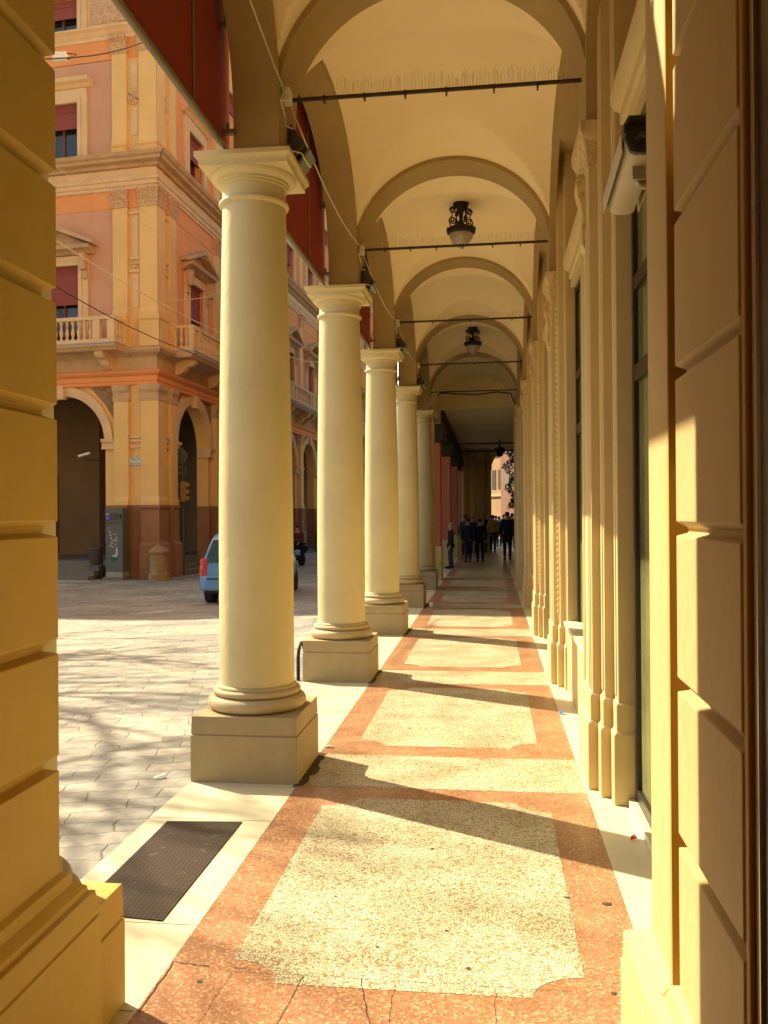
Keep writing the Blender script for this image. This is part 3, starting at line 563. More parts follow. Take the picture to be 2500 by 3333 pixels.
# ------------------------------------------------------------------ security camera on the right wall
t = thing('security_camera', (2.3, 4.3, 3.55), 'cream security camera with dark rear face on a bracket above the shop door', 'security camera')
def camframe(P, fwd):
    f = Vector(fwd).normalized(); r = f.cross(Vector((0, 0, 1))).normalized(); u = r.cross(f)
    return lambda x, y_, z: tuple(Vector(P) + r * x + f * y_ + u * z)
mp = camframe((2.218, 3.55, 3.21), (-.02, 1, -.16))
sec = [(-.066, .0), (-.066, .04), (-.05, .072), (.05, .072), (.066, .04), (.066, 0), (.050, -.045), (.028, -.055), (-.028, -.055), (-.050, -.045)]
b = MB(mp); b.prism(sec, 0.02, .50, 'y'); b.build('housing', 'camwhite', t, bevel=.003)
b = MB(mp); b.prism([(x * 1.0, z * 1.0) for x, z in sec], 0.0, 0.02, 'y'); b.build('rear_face', 'darkgrey', t, bevel=.003)
b = MB(mp); b.prism([(-.078, -.03), (-.078, .046), (-.056, .086), (.056, .086), (.078, .046), (.078, -.03), (.073, -.03), (.073, .042), (.053, .080), (-.053, .080), (-.073, .042), (-.073, -.03)], .03, .53, 'y'); b.build('sunshield', 'camwhite', t, bevel=.0015)
b = MB(mp); b.prism([(-.078, .01), (-.078, .046), (-.056, .086), (.056, .086), (.078, .046), (.078, .01), (.066, .01), (.066, .04), (.05, .073), (-.05, .073), (-.066, .04), (-.066, .01)], -.03, .03, 'y'); b.build('rear_hood', 'darkgrey', t, bevel=.0015)
b = MB(mp); b.tube([(-.018, -.03, .0), (-.018, -.01, 0)], .014, 10); b.tube([(.02, -.03, .01), (.02, -.01, .01)], .014, 10); b.tube([(-.018, -.03, 0), (0, -.06, -.02), (.05, -.05, -.07), (.14, 0, -.1)], .009, 8); b.build('rear_cable', 'iron', t, smooth=60)
b = MB(mp); b.box(-.026, .026, .1, .15, -.11, -.055); b.tube([(0, .12, -.11), (0, .12, -.125), (.28, .2, -.14)], .014, 8); b.build('bracket', 'camwhite', t, bevel=.002)

# ------------------------------------------------------------------ floor grating, hoop and litter
b = MB(); b.add([(-.22, 3.72, .006), (.197, 3.68, .006), (.197, 4.916, .006), (-.232, 4.88, .006), (-.22, 3.72, .001), (.197, 3.68, .001), (.197, 4.916, .001), (-.232, 4.88, .001)], [(0, 1, 2, 3), (7, 6, 5, 4), (0, 4, 5, 1), (1, 5, 6, 2), (2, 6, 7, 3), (3, 7, 4, 0)])
tag(b.build('floor_grating', 'grate'), 'dark perforated metal grating set in the pale slab before the nearest column', 'grating')
b = MB(); b.tube([(-.44, 9.3, -.02)] + [(-.44 + .0, 9.3 + .16 * (1 - cos(a)), .2 + .16 * sin(a)) for a in [pi * k / 10 for k in range(11)]] + [(-.44, 9.62, -.02)], .02, 8)
tag(b.build('metal_hoop', 'iron', smooth=60), 'dark curved metal hoop beside the second column plinth', 'hoop')
def litter(name, x, y, z, pts, m, lab, cat):
    b = MB(); n = len(pts); b.add([(x + p[0], y + p[1], z + p[2]) for p in pts] + [(x + p[0], y + p[1], z + p[2] + .004) for p in pts], [tuple(range(n)), tuple(reversed(range(n, 2 * n)))] + [(i, i + n, (i + 1) % n + n, (i + 1) % n) for i in range(n)]); return tag(b.build(name, m), lab, cat)
litter('paper_scrap', .39, 6.56, .008, [(-.03, -.01, 0), (.03, -.015, .01), (.035, .02, .004), (-.02, .025, 0)], 'plate', 'white paper scrap on the orange border by the nearest plinth', 'paper')
litter('paper_scrap', -.62, 5.75, -.01, [(-.03, -.03, 0), (-.01, -.035, 0), (.04, .03, .012), (.02, .04, .01)], 'plate', 'small white paper strip on the stone paving left of the nearest column', 'paper')
litter('leaf_scrap', 2.36, 4.86, .006, [(-.015, -.02, 0), (.02, -.018, .012), (.01, .015, .02), (-.01, .018, .004)], 'taillight', 'small red wrapper on the sunlit slab by the shop door', 'wrapper')
litter('wrapper', 2.22, 7.85, .008, [(-.02, -.03, 0), (.025, -.02, .01), (.015, .03, .015), (-.02, .02, 0)], 'plateblue', 'pale blue wrapper by the orange border edge at right', 'wrapper')
b = MB(); b.lathe(.50, 16.62, [(.03, .01), (.036, .05), (.04, .09), (.036, .09), (.03, .02)], 16); tag(b.build('paper_cup', 'plate', smooth=50), 'white paper cup on the floor by the fourth plinth', 'cup')
random.seed(5); b = MB(); b.add([(-.62 + random.uniform(-.07, .07), 3.55 + random.uniform(-.06, .06), random.uniform(-.01, .03)) for _ in range(14)], [(i, (i + 3) % 14, (i + 7) % 14) for i in range(14)])
tag(b.build('crumpled_foil', 'steel'), 'crumpled silvery foil on the paving behind the left pier', 'foil')

# ------------------------------------------------------------------ corner palazzo across the street
P0 = Vector((-8.68, 26.507, 0)); a1 = radians(83.8); D1 = Vector((-sin(a1), cos(a1), 0)); N1 = Vector((-D1.y, D1.x, 0)); a2 = radians(2.0); D2 = Vector((sin(a2), cos(a2), 0)); N2 = Vector((D2.y, -D2.x, 0))
def F1(u, o, z): p = P0 + D1 * u + N1 * o; return (p.x, p.y, z)
def F2(u, o, z): p = P0 + D2 * u + N2 * o; return (p.x, p.y, z)
PZ = thing('corner_palazzo', (P0.x, P0.y, -.2), 'orange and pink corner palazzo with arcaded ground floor, balconies and pedimented windows across the street', 'building')
MOD = 4.2; C0 = 3.35
def fbox(b, F, u0, u1, o0, o1, z0, z1):
    q = [F(u, o, z) for z in (z0, z1) for (u, o) in ((u0, o0), (u1, o0), (u1, o1), (u0, o1))]
    return b.add(q, [(3, 2, 1, 0), (4, 5, 6, 7), (0, 1, 5, 4), (1, 2, 6, 5), (2, 3, 7, 6), (3, 0, 4, 7)])
def fprof(b, F, u0, u1, prof, r0=0, r1=0):     # moulding strip: prof [(o,z)], mitred ends at the building corner
    n = len(prof); vs = [F(u0 - (o if r0 else 0), o, z) for o, z in prof] + [F(u1, o, z) for o, z in prof]
    return b.add(vs, [(i, i + 1, n + i + 1, n + i) for i in range(n - 1)] + [tuple(range(n)), tuple(reversed(range(n, 2 * n))), (0, n, 2 * n - 1, n - 1)])
def facade(F, nb, L, tagw):
    col1 = 'b_pink' if tagw == 1 else 'b_orange'
    def each(fn, nm, mt, k0=0, k1=None, **kw):
        first = None
        b = MB(); fn(b, C0); o = b.build(nm, mt, PZ, **kw)
        d = D1 if tagw == 1 else D2; outs = [o]
        for k in range(1, nb):
            c = o.copy(); C.objects.link(c); c.parent = PZ; c.location = Vector(o.location) + d * (MOD * k); outs.append(c)
        return outs
    def sub(fn, nm, mt, parents, **kw):
        b = MB(); fn(b, C0); o = b.build(nm, mt, parents[0], **kw)
        for p in parents[1:]: c = o.copy(); C.objects.link(c); c.parent = p
    E = C0 + MOD / 2 - .0; S0 = C0 - MOD / 2
    # ground floor
    each(lambda b, c: b.arch(c - MOD / 2, c + MOD / 2, c, 1.5, 4.12, 1.5, 2.1, 5.92, -.55, -.12, 28, mp=lambda u, t, z: F(u, t, z)), 'arcade_wall', 'b_yellow', smooth=30)
    each(lambda b, c: fbox(b, F, c - MOD / 2, c - 1.5, -.55, -.10, -.2, 2.1), 'dado', 'b_dado'); each(lambda b, c: fbox(b, F, c + 1.5, c + MOD / 2, -.55, -.10, -.2, 2.1), 'dado', 'b_dado')
    def archi(b, c):
        n = 28; vs = []; fs = []
        for i in range(n + 1):
            th = pi * i / n
            for r, o in ((1.5, -.12), (1.5, -.05), (1.62, -.05), (1.62, -.02), (1.8, -.02), (1.8, -.12)): vs.append(F(c - r * cos(th), o, 4.12 + r * sin(th)))
        for i in range(n):
            for k in range(5): a = i * 6 + k; fs.append((a, a + 1, a + 7, a + 6))
        b.add(vs, fs)
        for s_ in (-1, 1): u0, u1 = sorted((c + s_ * 1.42, c + s_ * 1.86)); fprof(b, F, u0, u1, [(-.5, 3.88), (.0, 3.88), (.0, 3.94), (-.03, 3.96), (-.03, 4.06), (.03, 4.1), (.06, 4.2), (-.5, 4.24)])
        fbox(b, F, c - .13, c + .13, -.12, .08, 5.5, 5.93)
    each(archi, 'arch_moulding', 'b_cream', smooth=30)
    def spand(b, c):
        q = [(c + s_ * 1.0, 5.85), (c + s_ * 1.84, 5.85), (c + s_ * 1.84, 4.75), (c + s_ * 1.55, 5.25)]
        b.add([F(u, -.105, z) for u, z in q], [(0, 1, 2, 3)])
    for s_ in (-1, 1): each(spand, 'spandrel_relief', 'relief_b')
    # belt, consoles, slab
    b = MB(); fprof(b, F, 0, L, [(-.1, 5.86), (.02, 5.88), (.02, 5.98), (.05, 6.0), (.05, 6.14), (.09, 6.16), (.16, 6.22), (.2, 6.3), (.06, 6.34), (-.1, 6.34)], 1); b.build('belt_course', 'b_orange', PZ)
    b = MB(); fprof(b, F, 0, L, [(-.1, 6.34), (.02, 6.34), (.02, 6.72), (.1, 6.78), (.22, 6.84), (.28, 6.92), (.28, 7.0), (-.1, 7.04)], 1); b.build('frieze', 'b_trim', PZ)
    # balconies
    def slab(b, c): fprof(b, F, c - 2.4, c + 1.78, [(.1, 6.86), (.75, 6.86), (.8, 6.93), (.86, 6.98), (.86, 7.05), (.1, 7.05)])
    sl = each(slab, 'balcony', 'b_trim')
    def cons(b, c):
        for s_ in (so_,):
            pr = [(0, 6.86), (.68, 6.86), (.7, 6.78), (.62, 6.68), (.42, 6.62), (.3, 6.48), (.12, 6.38), (0, 6.36)]
            n = len(pr); b.add([F(c + s_ - .14, o, z) for o, z in pr] + [F(c + s_ + .14, o, z) for o, z in pr], [tuple(range(n)), tuple(reversed(range(n, 2 * n)))] + [(i, i + n, (i + 1) % n + n, (i + 1) % n) for i in range(n)])
    for so_ in (-1.75, 1.35): sub(cons, 'console', 'b_cream', sl)
    def flash(b, c): fbox(b, F, c - 2.41, c + 1.79, .1, .88, 7.052, 7.085)
    sub(flash, 'flashing', 'b_lead', sl)
    def balus(b, c):
        fbox(b, F, c - 2.38, c + 1.76, .66, .84, 7.79, 7.9); fbox(b, F, c - 2.38, c + 1.76, .68, .82, 7.09, 7.2)
        for s_ in (-2.38, 1.62): fbox(b, F, c + s_, c + s_ + .14, 0, .66, 7.79, 7.9); fbox(b, F, c + s_, c + s_ + .14, 0, .68, 7.09, 7.2)
        for u in (-2.25, -1.75, 1.2, 1.62): fbox(b, F, c + u - .12, c + u + .12, .67, .83, 7.2, 7.79)
        u = -1.52
        def bal(u_, o_):
            x, y, _ = F(c + u_, o_, 0); b.lathe(x, y, [(.055, 7.2), (.055, 7.24), (.03, 7.28), (.05, 7.34), (.062, 7.42), (.04, 7.52), (.026, 7.6), (.03, 7.64), (.045, 7.7), (.055, 7.74), (.055, 7.79)], 8)
        while u < 1.05: bal(u, .75); u += .2
        for o_ in (.2, .4, .58):
            for s_ in (-2.31, 1.69): bal(s_, o_)
    sub(balus, 'balustrade', 'b_cream', sl, smooth=40)
    # upper wall with window holes
    holes = ((7.05, 9.74), (13.1, 14.92), (17.05, 18.3))
    def wall(b, c):
        fbox(b, F, c - MOD / 2, c - .7, -.5, 0, 7.0, 11.44); fbox(b, F, c + .7, c + MOD / 2, -.5, 0, 7.0, 11.44); fbox(b, F, c - .7, c + .7, -.5, 0, 9.74, 11.44); fbox(b, F, c - MOD / 2, c + MOD / 2, -.5, -.3, 11.44, 13.1)
        fbox(b, F, c - MOD / 2, c - .7, -.5, 0, 13.1, 16.15); fbox(b, F, c + .7, c + MOD / 2, -.5, 0, 13.1, 16.15); fbox(b, F, c - .7, c + .7, -.5, 0, 14.92, 16.15); fbox(b, F, c - .7, c + .7, -.5, -.3, 11.44, 13.1)
    each(wall, 'upper_wall', col1)
    def wall3(b, c): fbox(b, F, c - MOD / 2, c - .7, -.5, 0, 16.9, 20.72); fbox(b, F, c + .7, c + MOD / 2, -.5, 0, 16.9, 20.72); fbox(b, F, c - .7, c + .7, -.5, 0, 18.3, 20.72); fbox(b, F, c - .7, c + .7, -.5, 0, 16.9, 17.05); fbox(b, F, c - MOD / 2, c + MOD / 2, -.5, -.2, 16.15, 16.9)
    each(wall3, 'attic_wall', 'b_yellow')
    each(lambda b, c: fbox(b, F, c + 1.1, c + MOD - 1.1, 0, .012, 17.35, 18.6), 'relief_panel', 'relief_t'); b = MB(); fbox(b, F, .3, C0 - 1.1, 0, .012, 17.35, 18.6); b.build('relief_panel', 'relief_t', PZ)
    b = MB(); fbox(b, F, 0, L, -.28, .012, 11.44, 12.0); fbox(b, F, 0, L, -.28, .012, 16.17, 16.8); b.build('frieze_band', 'b_orange', PZ)
    for (z0, z1, o1, bl) in ((7.05, 9.74, .08, 8.53), (13.1, 14.92, .08, 14.17), (17.05, 18.3, .06, 17.72)):
        def frm(b, c):
            fbox(b, F, c - 1.02, c - .7, -.05, o1, z0, z1 + .3); fbox(b, F, c + .7, c + 1.02, -.05, o1, z0, z1 + .3); fbox(b, F, c - .7, c + .7, -.05, o1, z1, z1 + .3)
            fbox(b, F, c - .82, c - .7, o1, o1 + .03, z0, z1 + .12); fbox(b, F, c + .7, c + .82, o1, o1 + .03, z0, z1 + .12); fbox(b, F, c - .7, c + .7, o1, o1 + .03, z1, z1 + .12)
        wn = each(frm, 'window', 'b_cream')
        sub(lambda b, c: fbox(b, F, c - .7, c + .7, -.32, -.29, z0, z1), 'pane', 'pane', wn)
        sub(lambda b, c: (fbox(b, F, c - .04, c + .04, -.29, -.25, z0, z1), fbox(b, F, c - .7, c - .62, -.29, -.25, z0, z1), fbox(b, F, c + .62, c + .7, -.29, -.25, z0, z1)), 'casement', 'wood', wn)
        sub(lambda b, c: (fbox(b, F, c - .69, c + .69, -.12, -.09, bl, z1), fbox(b, F, c - .69, c + .69, -.09, -.07, z1 - .22, z1 - .19)), 'blind', 'blind', wn)
        if z0 < 8:
            def ped(b, c):
                fprof(b, F, c - 1.25, c + 1.25, [(0, 10.05), (.12, 10.08), (.22, 10.16), (.38, 10.2), (.42, 10.3), (0, 10.3)])
                for s_ in (-1, 1):
                    q = [(c + s_ * 1.38, 10.3), (c + s_ * 1.38, 10.4), (c, 11.0), (c, 10.84)]
                    b.add([F(u, o, z) for o in (0, .42) for u, z in q], [(0, 1, 2, 3), (7, 6, 5, 4), (0, 4, 5, 1), (1, 5, 6, 2), (2, 6, 7, 3), (3, 7, 4, 0)])
                b.add([F(c - 1.2, .1, 10.3), F(c + 1.2, .1, 10.3), F(c, .1, 10.85)], [(0, 1, 2)])
                for s_ in (-.95, .95):
                    fbox(b, F, c + s_ - .09, c + s_ + .09, .08, .3, 9.55, 10.06); fbox(b, F, c + s_ - .08, c + s_ + .08, .08, .16, 9.3, 9.56)
            sub(ped, 'pediment', 'b_trim', wn)
        elif z0 < 14:
            sub(lambda b, c: (fprof(b, F, c - 1.2, c + 1.2, [(0, 15.36), (.1, 15.38), (.18, 15.46), (.3, 15.52), (.34, 15.62), (0, 15.66)]), fbox(b, F, c - 1.0, c + 1.0, 0, .07, 15.05, 15.36)), 'hood', 'b_cream', wn)
    # main cornices
    b = MB(); fprof(b, F, 0, L, [(-.28, 11.98), (.06, 12.0), (.06, 12.1), (.1, 12.12), (.1, 12.24), (.14, 12.26), (.02 + .14, 12.36), (.03, 12.4), (.03, 12.66), (-.28, 12.7)], 1); b.build('architrave', 'b_cream', PZ)
    b = MB(); fprof(b, F, 0, L, [(-.28, 12.66), (.12, 12.68), (.16, 12.76), (.34, 12.8), (.36, 12.88), (.44, 12.92), (.5, 13.02), (-.28, 13.1)], 1); b.build('cornice', 'b_trim', PZ)
    b = MB(); fprof(b, F, 0, L, [(-.28, 16.78), (.04, 16.8), (.04, 16.9), (.1, 16.96), (.16, 17.04), (.24, 17.1), (.24, 17.16), (-.28, 17.2)], 1); b.build('string_course', 'b_cream', PZ)
    b = MB(); fprof(b, F, 0, L, [(-.28, 20.1), (.2, 20.15), (.6, 20.35), (.7, 20.72), (-.4, 20.72)], 1); b.build('eaves', 'b_trim', PZ)
    # pilasters: corner pair at 0..0.5 and 0.92..1.42, single ones between windows
    def pil(u0, u1, k):
        p_ = .1
        for (z0, z1, mt, cz, cm) in ((2.1, 5.36, 'b_yellow', 5.86, 'b_trim'), (8.0, 11.42, 'b_yellow', 11.98, 'relief_t'), (13.35, 16.28, 'b_yellow', 16.78, 'relief_t')):
            b = MB()
            ca = 1 if u0 == 0 else 0
            fprof(b, F, u0, u1, [(-.12, z0), (p_ + .04, z0), (p_ + .04, z0 + .12), (p_ + .02, z0 + .2), (p_, z0 + .26), (p_, z1), (-.12, z1)], ca)
            o = b.build('pilaster', mt, PZ)
            b = MB(); e = .03
            if cm == 'b_trim': fprof(b, F, u0 - (0 if ca else e), u1 + e, [(-.12, z1), (p_ + .02, z1), (p_ + .02, z1 + .1), (p_, z1 + .14), (p_, z1 + .24), (p_ + .06, z1 + .34), (p_ + .08, cz), (-.12, cz)], ca)
            else: fprof(b, F, u0 - (0 if ca else e), u1 + e, [(-.12, z1), (p_ + .03, z1), (p_ + .0, z1 + .06), (p_ + .1, z1 + .3), (p_ + .06, z1 + .36), (p_ + .16, cz - .06), (p_ + .16, cz), (-.12, cz)], ca)
            b.build('capital', cm, o)
        b = MB(); fprof(b, F, u0, u1, [(-.1, -.2), (.24, -.2), (.24, .84), (.18, .9), (.14, .96), (.14, 1.96), (.19, 2.02), (.19, 2.1), (-.1, 2.1)], 1 if u0 == 0 else 0); b.build('pedestal', 'b_dado', PZ)
        b = MB(); fprof(b, F, u0, u1, [(-.1, 7.04), (.18, 7.04), (.18, 7.84), (.22, 7.88), (.22, 7.98), (-.1, 8.0)], 1 if u0 == 0 else 0); b.build('pedestal', 'b_yellow', PZ); b = MB(); fprof(b, F, u0, u1, [(-.1, 13.08), (.16, 13.08), (.16, 13.3), (.2, 13.34), (-.1, 13.36)], 1 if u0 == 0 else 0); b.build('pedestal', 'b_yellow', PZ)
    pil(0, .50, 0); pil(.93, 1.43, 0)
    for k in range(1, nb): c = C0 + MOD * (k - .5); pil(c - .27, c + .27, k)
    # recess between the corner pilasters with cream panels
    b = MB(); fbox(b, F, -.0, 1.5, -.5, -.02, 7.0, 20.72); fbox(b, F, 0, 1.5, -.55, -.03, 2.1, 5.9); b.build('corner_wall', 'b_yellow', PZ)
    b = MB(); fbox(b, F, 0, 1.5, -.55, -.03, -.2, 2.1); b.build('dado', 'b_dado', PZ)
    b = MB()
    for z0, z1 in ((8.3, 9.35), (9.9, 11.2), (13.7, 14.6), (15.2, 16.0)): b = MB(); fbox(b, F, .60, .84, -.02, .0, z0, z1); b.build('inset_panel', 'b_cream', PZ)
    for z0, z1 in ((9.4, 9.48), (9.8, 9.88), (11.22, 11.3), (3.9, 3.96), (4.08, 4.16), (4.2, 4.28)): b = MB(); fbox(b, F, .54, .90, -.03, .05, z0, z1); b.build('string_band', 'b_cream', PZ)
    for cz, sc_, rr in ((14.9, 1.25, (.17, .11, .05)), (9.64, .8, (.11, .05))):
        for r0 in rr: b = MB(); b.tube([F(.72 + r0 * cos(a), .03, cz + r0 * sc_ * sin(a)) for a in [2 * pi * k / 20 for k in range(20)]], .022, 6, closed=True); b.build('rosette_ring', 'b_cream', PZ, smooth=50)
    # plain rest of the long facade (out of sight, casts the street's shade)
    if L > C0 + MOD * (nb - .5): b = MB(); fbox(b, F, C0 + MOD * (nb - .5), L, -.5, 0, -.2, 20.72); b.build('outer_wall', col1, PZ)
facade(F1, 2, 46, 1); facade(F2, 11, 50, 2)
# roof + inner body + arcade interior
b = MB()
q1 = P0 + D1 * 46; q2 = P0 + D2 * 50; q3 = q1 + D2 * 50; q4 = P0
for zz0, zz1, ins in ((6.0, 20.55, .55), (-.2, 6.0, 4.2)):
    pa = P0 + D1 * ins + D2 * ins
    pts = [pa, q1 + D2 * ins, q3, q2 + D1 * ins]; b.add([(p.x, p.y, z) for z in (zz0, zz1) for p in pts], [(0, 1, 2, 3), (7, 6, 5, 4), (0, 4, 5, 1), (1, 5, 6, 2), (2, 6, 7, 3), (3, 7, 4, 0)])
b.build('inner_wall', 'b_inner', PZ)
b = MB()
for (F, pn) in ((F1, ((2.1, 3.4), (6.2, 7.4))), (F2, ((6, 7),))):
    for u0, u1 in pn: fbox(b, F, u0, u1, -4.19, -4.14, .4, 3.3)
b.build('arcade_door', 'wood', PZ)
b = MB(); fbox(b, F1, .6, 46, -4.2, -.05, -.2, .34)
for k, o in ((0, .0), (1, .32), (2, .64)): fbox(b, F1, 1.86, 9, -.05, .28 - .0 + o, -.2, .34 - .14 * (k + 1) + .0)
fbox(b, F2, .6, 50, -4.2, .0, -.2, .1); fbox(b, F2, 1.8, 50, .0, .35, -.2, -.03)
b.build('steps', 'concrete', PZ)
b = MB(); fbox(b, F1, 3.2, 3.35, -4.14, -4.10, 1.7, 1.87); b.build('notice', 'plate', PZ)
# street name plate
t = thing('street_sign', F1(.72, 0, 3.48), 'small white street name plate between the corner pilasters', 'street sign')
b = MB(); fbox(b, F1, .50, .95, -.03, .0, 3.34, 3.61); b.build('plate', 'plate', t)
b = MB(); fbox(b, F1, .505, .945, -.001, .003, 3.345, 3.355); fbox(b, F1, .505, .945, -.001, .003, 3.595, 3.605); b.build('border', 'cl_navy', t)
def text3(s, F, uc, o, z, size, m, parent, flip=-1):
    cu = bpy.data.curves.new('t', 'FONT'); cu.body = s; cu.align_x = 'CENTER'; cu.size = size; ob = bpy.data.objects.new('t', cu); C.objects.link(ob)
    me = bpy.data.meshes.new_from_object(ob); bpy.data.objects.remove(ob)
    b = MB(); b.add([F(uc + flip * v.co.x, o, z + v.co.y) for v in me.vertices], [tuple(p.vertices) for p in me.polygons]); return b.build('lettering', m, parent)
text3('PIAZZA', F1, .725, .004, 3.50, .09, 'cl_blk', t); text3('CAVOUR', F1, .725, .004, 3.38, .09, 'cl_blk', t)

# ------------------------------------------------------------------ street furniture
t = thing('parking_kiosk', F1(1.5, 1.15, -.2), 'tall grey street cabinet with blue sticker and white graffiti', 'kiosk')
KF = lambda u, o, z: F1(u - .38, o + .26, z)
b = MB(); fbox(b, KF, 1.20, 1.78, 0, .42, .05, 2.0); b.build('cabinet', 'kiosk', t, bevel=.015)
b = MB(); fbox(b, KF, 1.21, 1.77, .0, .43, -.12, .05); b.build('plinth', 'kiosk_lt', t, bevel=.01)
b = MB(); fbox(b, KF, 1.14, 1.84, -.06, .5, -.2, -.12); b.build('footing', 'concrete', t, bevel=.01)
b = MB(); fbox(b, KF, 1.33, 1.61, .42, .428, 1.64, 1.85); b.build('screen', 'darkgrey', t, bevel=.005)
b = MB(); fbox(b, KF, 1.23, 1.29, .42, .43, 1.68, 1.82); b.build('slot', 'iron', t)
b = MB(); fbox(b, KF, 1.20, 1.78, .42, .426, 1.52, 1.535); fbox(b, KF, 1.2, 1.78, .42, .426, 1.58, 1.59); b.build('seam', 'iron', t)
b = MB(); fbox(b, KF, 1.65, 1.75, .42, .427, 1.62, 1.84); b.build('blue_sticker', 'blue', t)
b = MB(); fbox(b, KF, 1.655, 1.745, .427, .429, 1.80, 1.84); fbox(b, KF, 1.69, 1.71, .427, .429, 1.66, 1.76); fbox(b, KF, 1.68, 1.72, .427, .429, 1.70, 1.72); b.build('sticker_mark', 'paint_w', t)
random.seed(11); b = MB()
def dab(u, z, r, rz=1, n=8): pts = [(u + r * cos(a) * random.uniform(.5, 1.2), z + r * rz * sin(a) * random.uniform(.6, 1.2)) for a in [2 * pi * k / n for k in range(n)]]; b.add([KF(p, .4225, q) for p, q in pts], [tuple(range(n))])
for u, z, r, rz in ((1.68, 1.40, .012, 1), (1.655, 1.33, .016, 1.5), (1.62, 1.26, .02, 2), (1.60, 1.18, .03, 1.2), (1.50, 1.21, .035, .6), (1.43, 1.20, .02, 1.5), (1.40, 1.10, .03, 1.3), (1.58, 1.08, .03, 1.4), (1.50, 1.02, .05, .7), (1.41, 1.02, .02, 2), (1.56, .95, .035, 1), (1.60, .86, .03, 1.3), (1.45, .90, .03, 1), (1.53, .82, .03, .7), (1.37, 1.0, .014, 1.4), (1.65, .84, .02, .6)): dab(u, z, r, rz)
b.add([KF(u, .4225, z) for u, z in ((1.42, .82), (1.37, .80), (1.36, .62), (1.38, .52), (1.46, .50), (1.58, .545), (1.48, .575), (1.43, .60))], [tuple(range(8))])
b.build('white_graffiti', 'paint_w', t)
b = MB(); dab(1.50, .44, .13, .45, 14); dab(1.42, .46, .08, .5, 10); b.build('green_graffiti', 'paint_g', t)
b = MB(); fbox(b, KF, 1.71, 1.75, .42, .4235, .88, .96); b.build('blue_tag', 'plateblue', t)
# bollard
bp = Vector(F1(-.35, .6, -.2)); t = thing('stone_bollard', bp, 'mossy round stone bollard with domed cap at the palazzo corner', 'bollard')
b = MB(); b.lathe(bp.x, bp.y, [(.31, -.2), (.31, .0), (.28, .03), (.27, .06), (.26, .55), (.26, .60), (.30, .62), (.31, .68), (.28, .72), (.20, .79), (.1, .84), (.04, .87), (.0, .9)], 28); b.build('post', 'bollard', t, smooth=40)
# bin
bp = Vector(F1(1.72, .55, -.2)); t = thing('litter_bin', bp, 'dark litter bin on a post left of the grey cabinet', 'bin')
b = MB(); b.tube([(bp.x + .12, bp.y, -.2), (bp.x + .12, bp.y, .95)], .03, 8); b.build('post', 'iron', t, smooth=60)
b = MB(); b.lathe(bp.x - .1, bp.y, [(.15, .25), (.17, .3), (.21, .72), (.22, .74), (.18, .76)], 16); b.build('bin_body', 'darkgrey', t, smooth=50)
b = MB(); b.lathe(bp.x - .1, bp.y, [(.23, .74), (.23, .78), (.16, .83), (.02, .86)], 16); b.build('lid', 'darkgrey', t, smooth=50)
# traffic light pole with the grey back of a round sign
pp = Vector((-8.5, 28.3, -.2)); t = thing('traffic_light', pp, 'grey pole with yellow traffic light and the round back of a road sign', 'traffic light')
b = MB(); b.tube([(pp.x, pp.y, -.2), (pp.x, pp.y, 4.0)], .055, 12); b.build('pole', 'pole', t, smooth=60)
b = MB(); 
b.prism([(pp.x - .05 + .26 * cos(a), 3.72 + .26 * sin(a)) for a in [2 * pi * k / 28 for k in range(28)]], pp.y - .12, pp.y - .09, 'y'); b.build('round_sign', 'pole', t, bevel=.006)
b = MB(); b.box(pp.x - .3, pp.x + .17, pp.y - .13, pp.y - .08, 3.08, 3.38); b.build('square_sign', 'darkgrey', t, bevel=.01)
b = MB(); b.box(pp.x - .08, pp.x + .02, pp.y - .15, pp.y - .13, 3.36, 3.40); b.box(pp.x - .08, pp.x + .02, pp.y - .15, pp.y - .13, 3.16, 3.20); b.build('clamps', 'steel', t)
b = MB(); b.box(pp.x - .03, pp.x + .16, pp.y - .22, pp.y - .05, 2.2, 2.88)
for k in range(3): b.lathe(pp.x + .2, pp.y - .13, [(.08, 2.26 + .22 * k), (.09, 2.3 + .22 * k), (.08, 2.38 + .22 * k), (.02, 2.4 + .22 * k)], 10)
b.build('light_head', 'yellow', t, bevel=.02)
# small camera in the palazzo arch
x, y, z = F1(2.75, -.4, 3.75); t = thing('arch_camera', (x, y, z), 'small pale camera under the palazzo arch', 'security camera')
b = MB(); b.tube([(x - .2, y - .05, z - .05), (x + .16, y, z + .05)], .045, 8); b.build('housing', 'plate', t, smooth=50)
b = MB(); b.tube([(x, y, z), (x, y + .05, z - .13)], .02, 6); b.tube([(x, y + .05, z - .13), (x, y + 3.75, z - .13)], .014, 6); b.build('bracket', 'pole', t)
# overhead wires
def fullray(px, py): return F_ + R_ * ((px - 1250) / 2879.6) - U_ * ((py - 1666.5) / 2879.6)
def at(px, py, Y): d = fullray(px, py); return Vector((1.61638745, 0, 1.75)) + d * (Y / d.y)
WL = [((100, 731, 14), (760, 1103, 22), .010, 'cable', 'pale overhead wire slanting past the first floor balcony'), ((100, 885, 15), (640, 1155, 22), .011, 'iron', 'dark overhead wire slanting over the balcony rail'), ((150, 192, 14), (500, 124, 20), .012, 'iron', 'dark span wire high at top left'),
      ((520, 977, 21), (760, 938, 24), .009, 'cable', 'short span wire reaching from the palazzo corner to the column'), ((150, 520, 18), (720, 870, 24), .006, 'cable', 'thin faint wire crossing the upper facade'), ((300, 560, 18), (740, 860, 24), .005, 'cable', 'thinnest faint wire crossing the corner pilasters'),
      ((940, 1160, 24), (1100, 1168, 24), .009, 'cable', 'wire crossing the gap between first and second columns')]
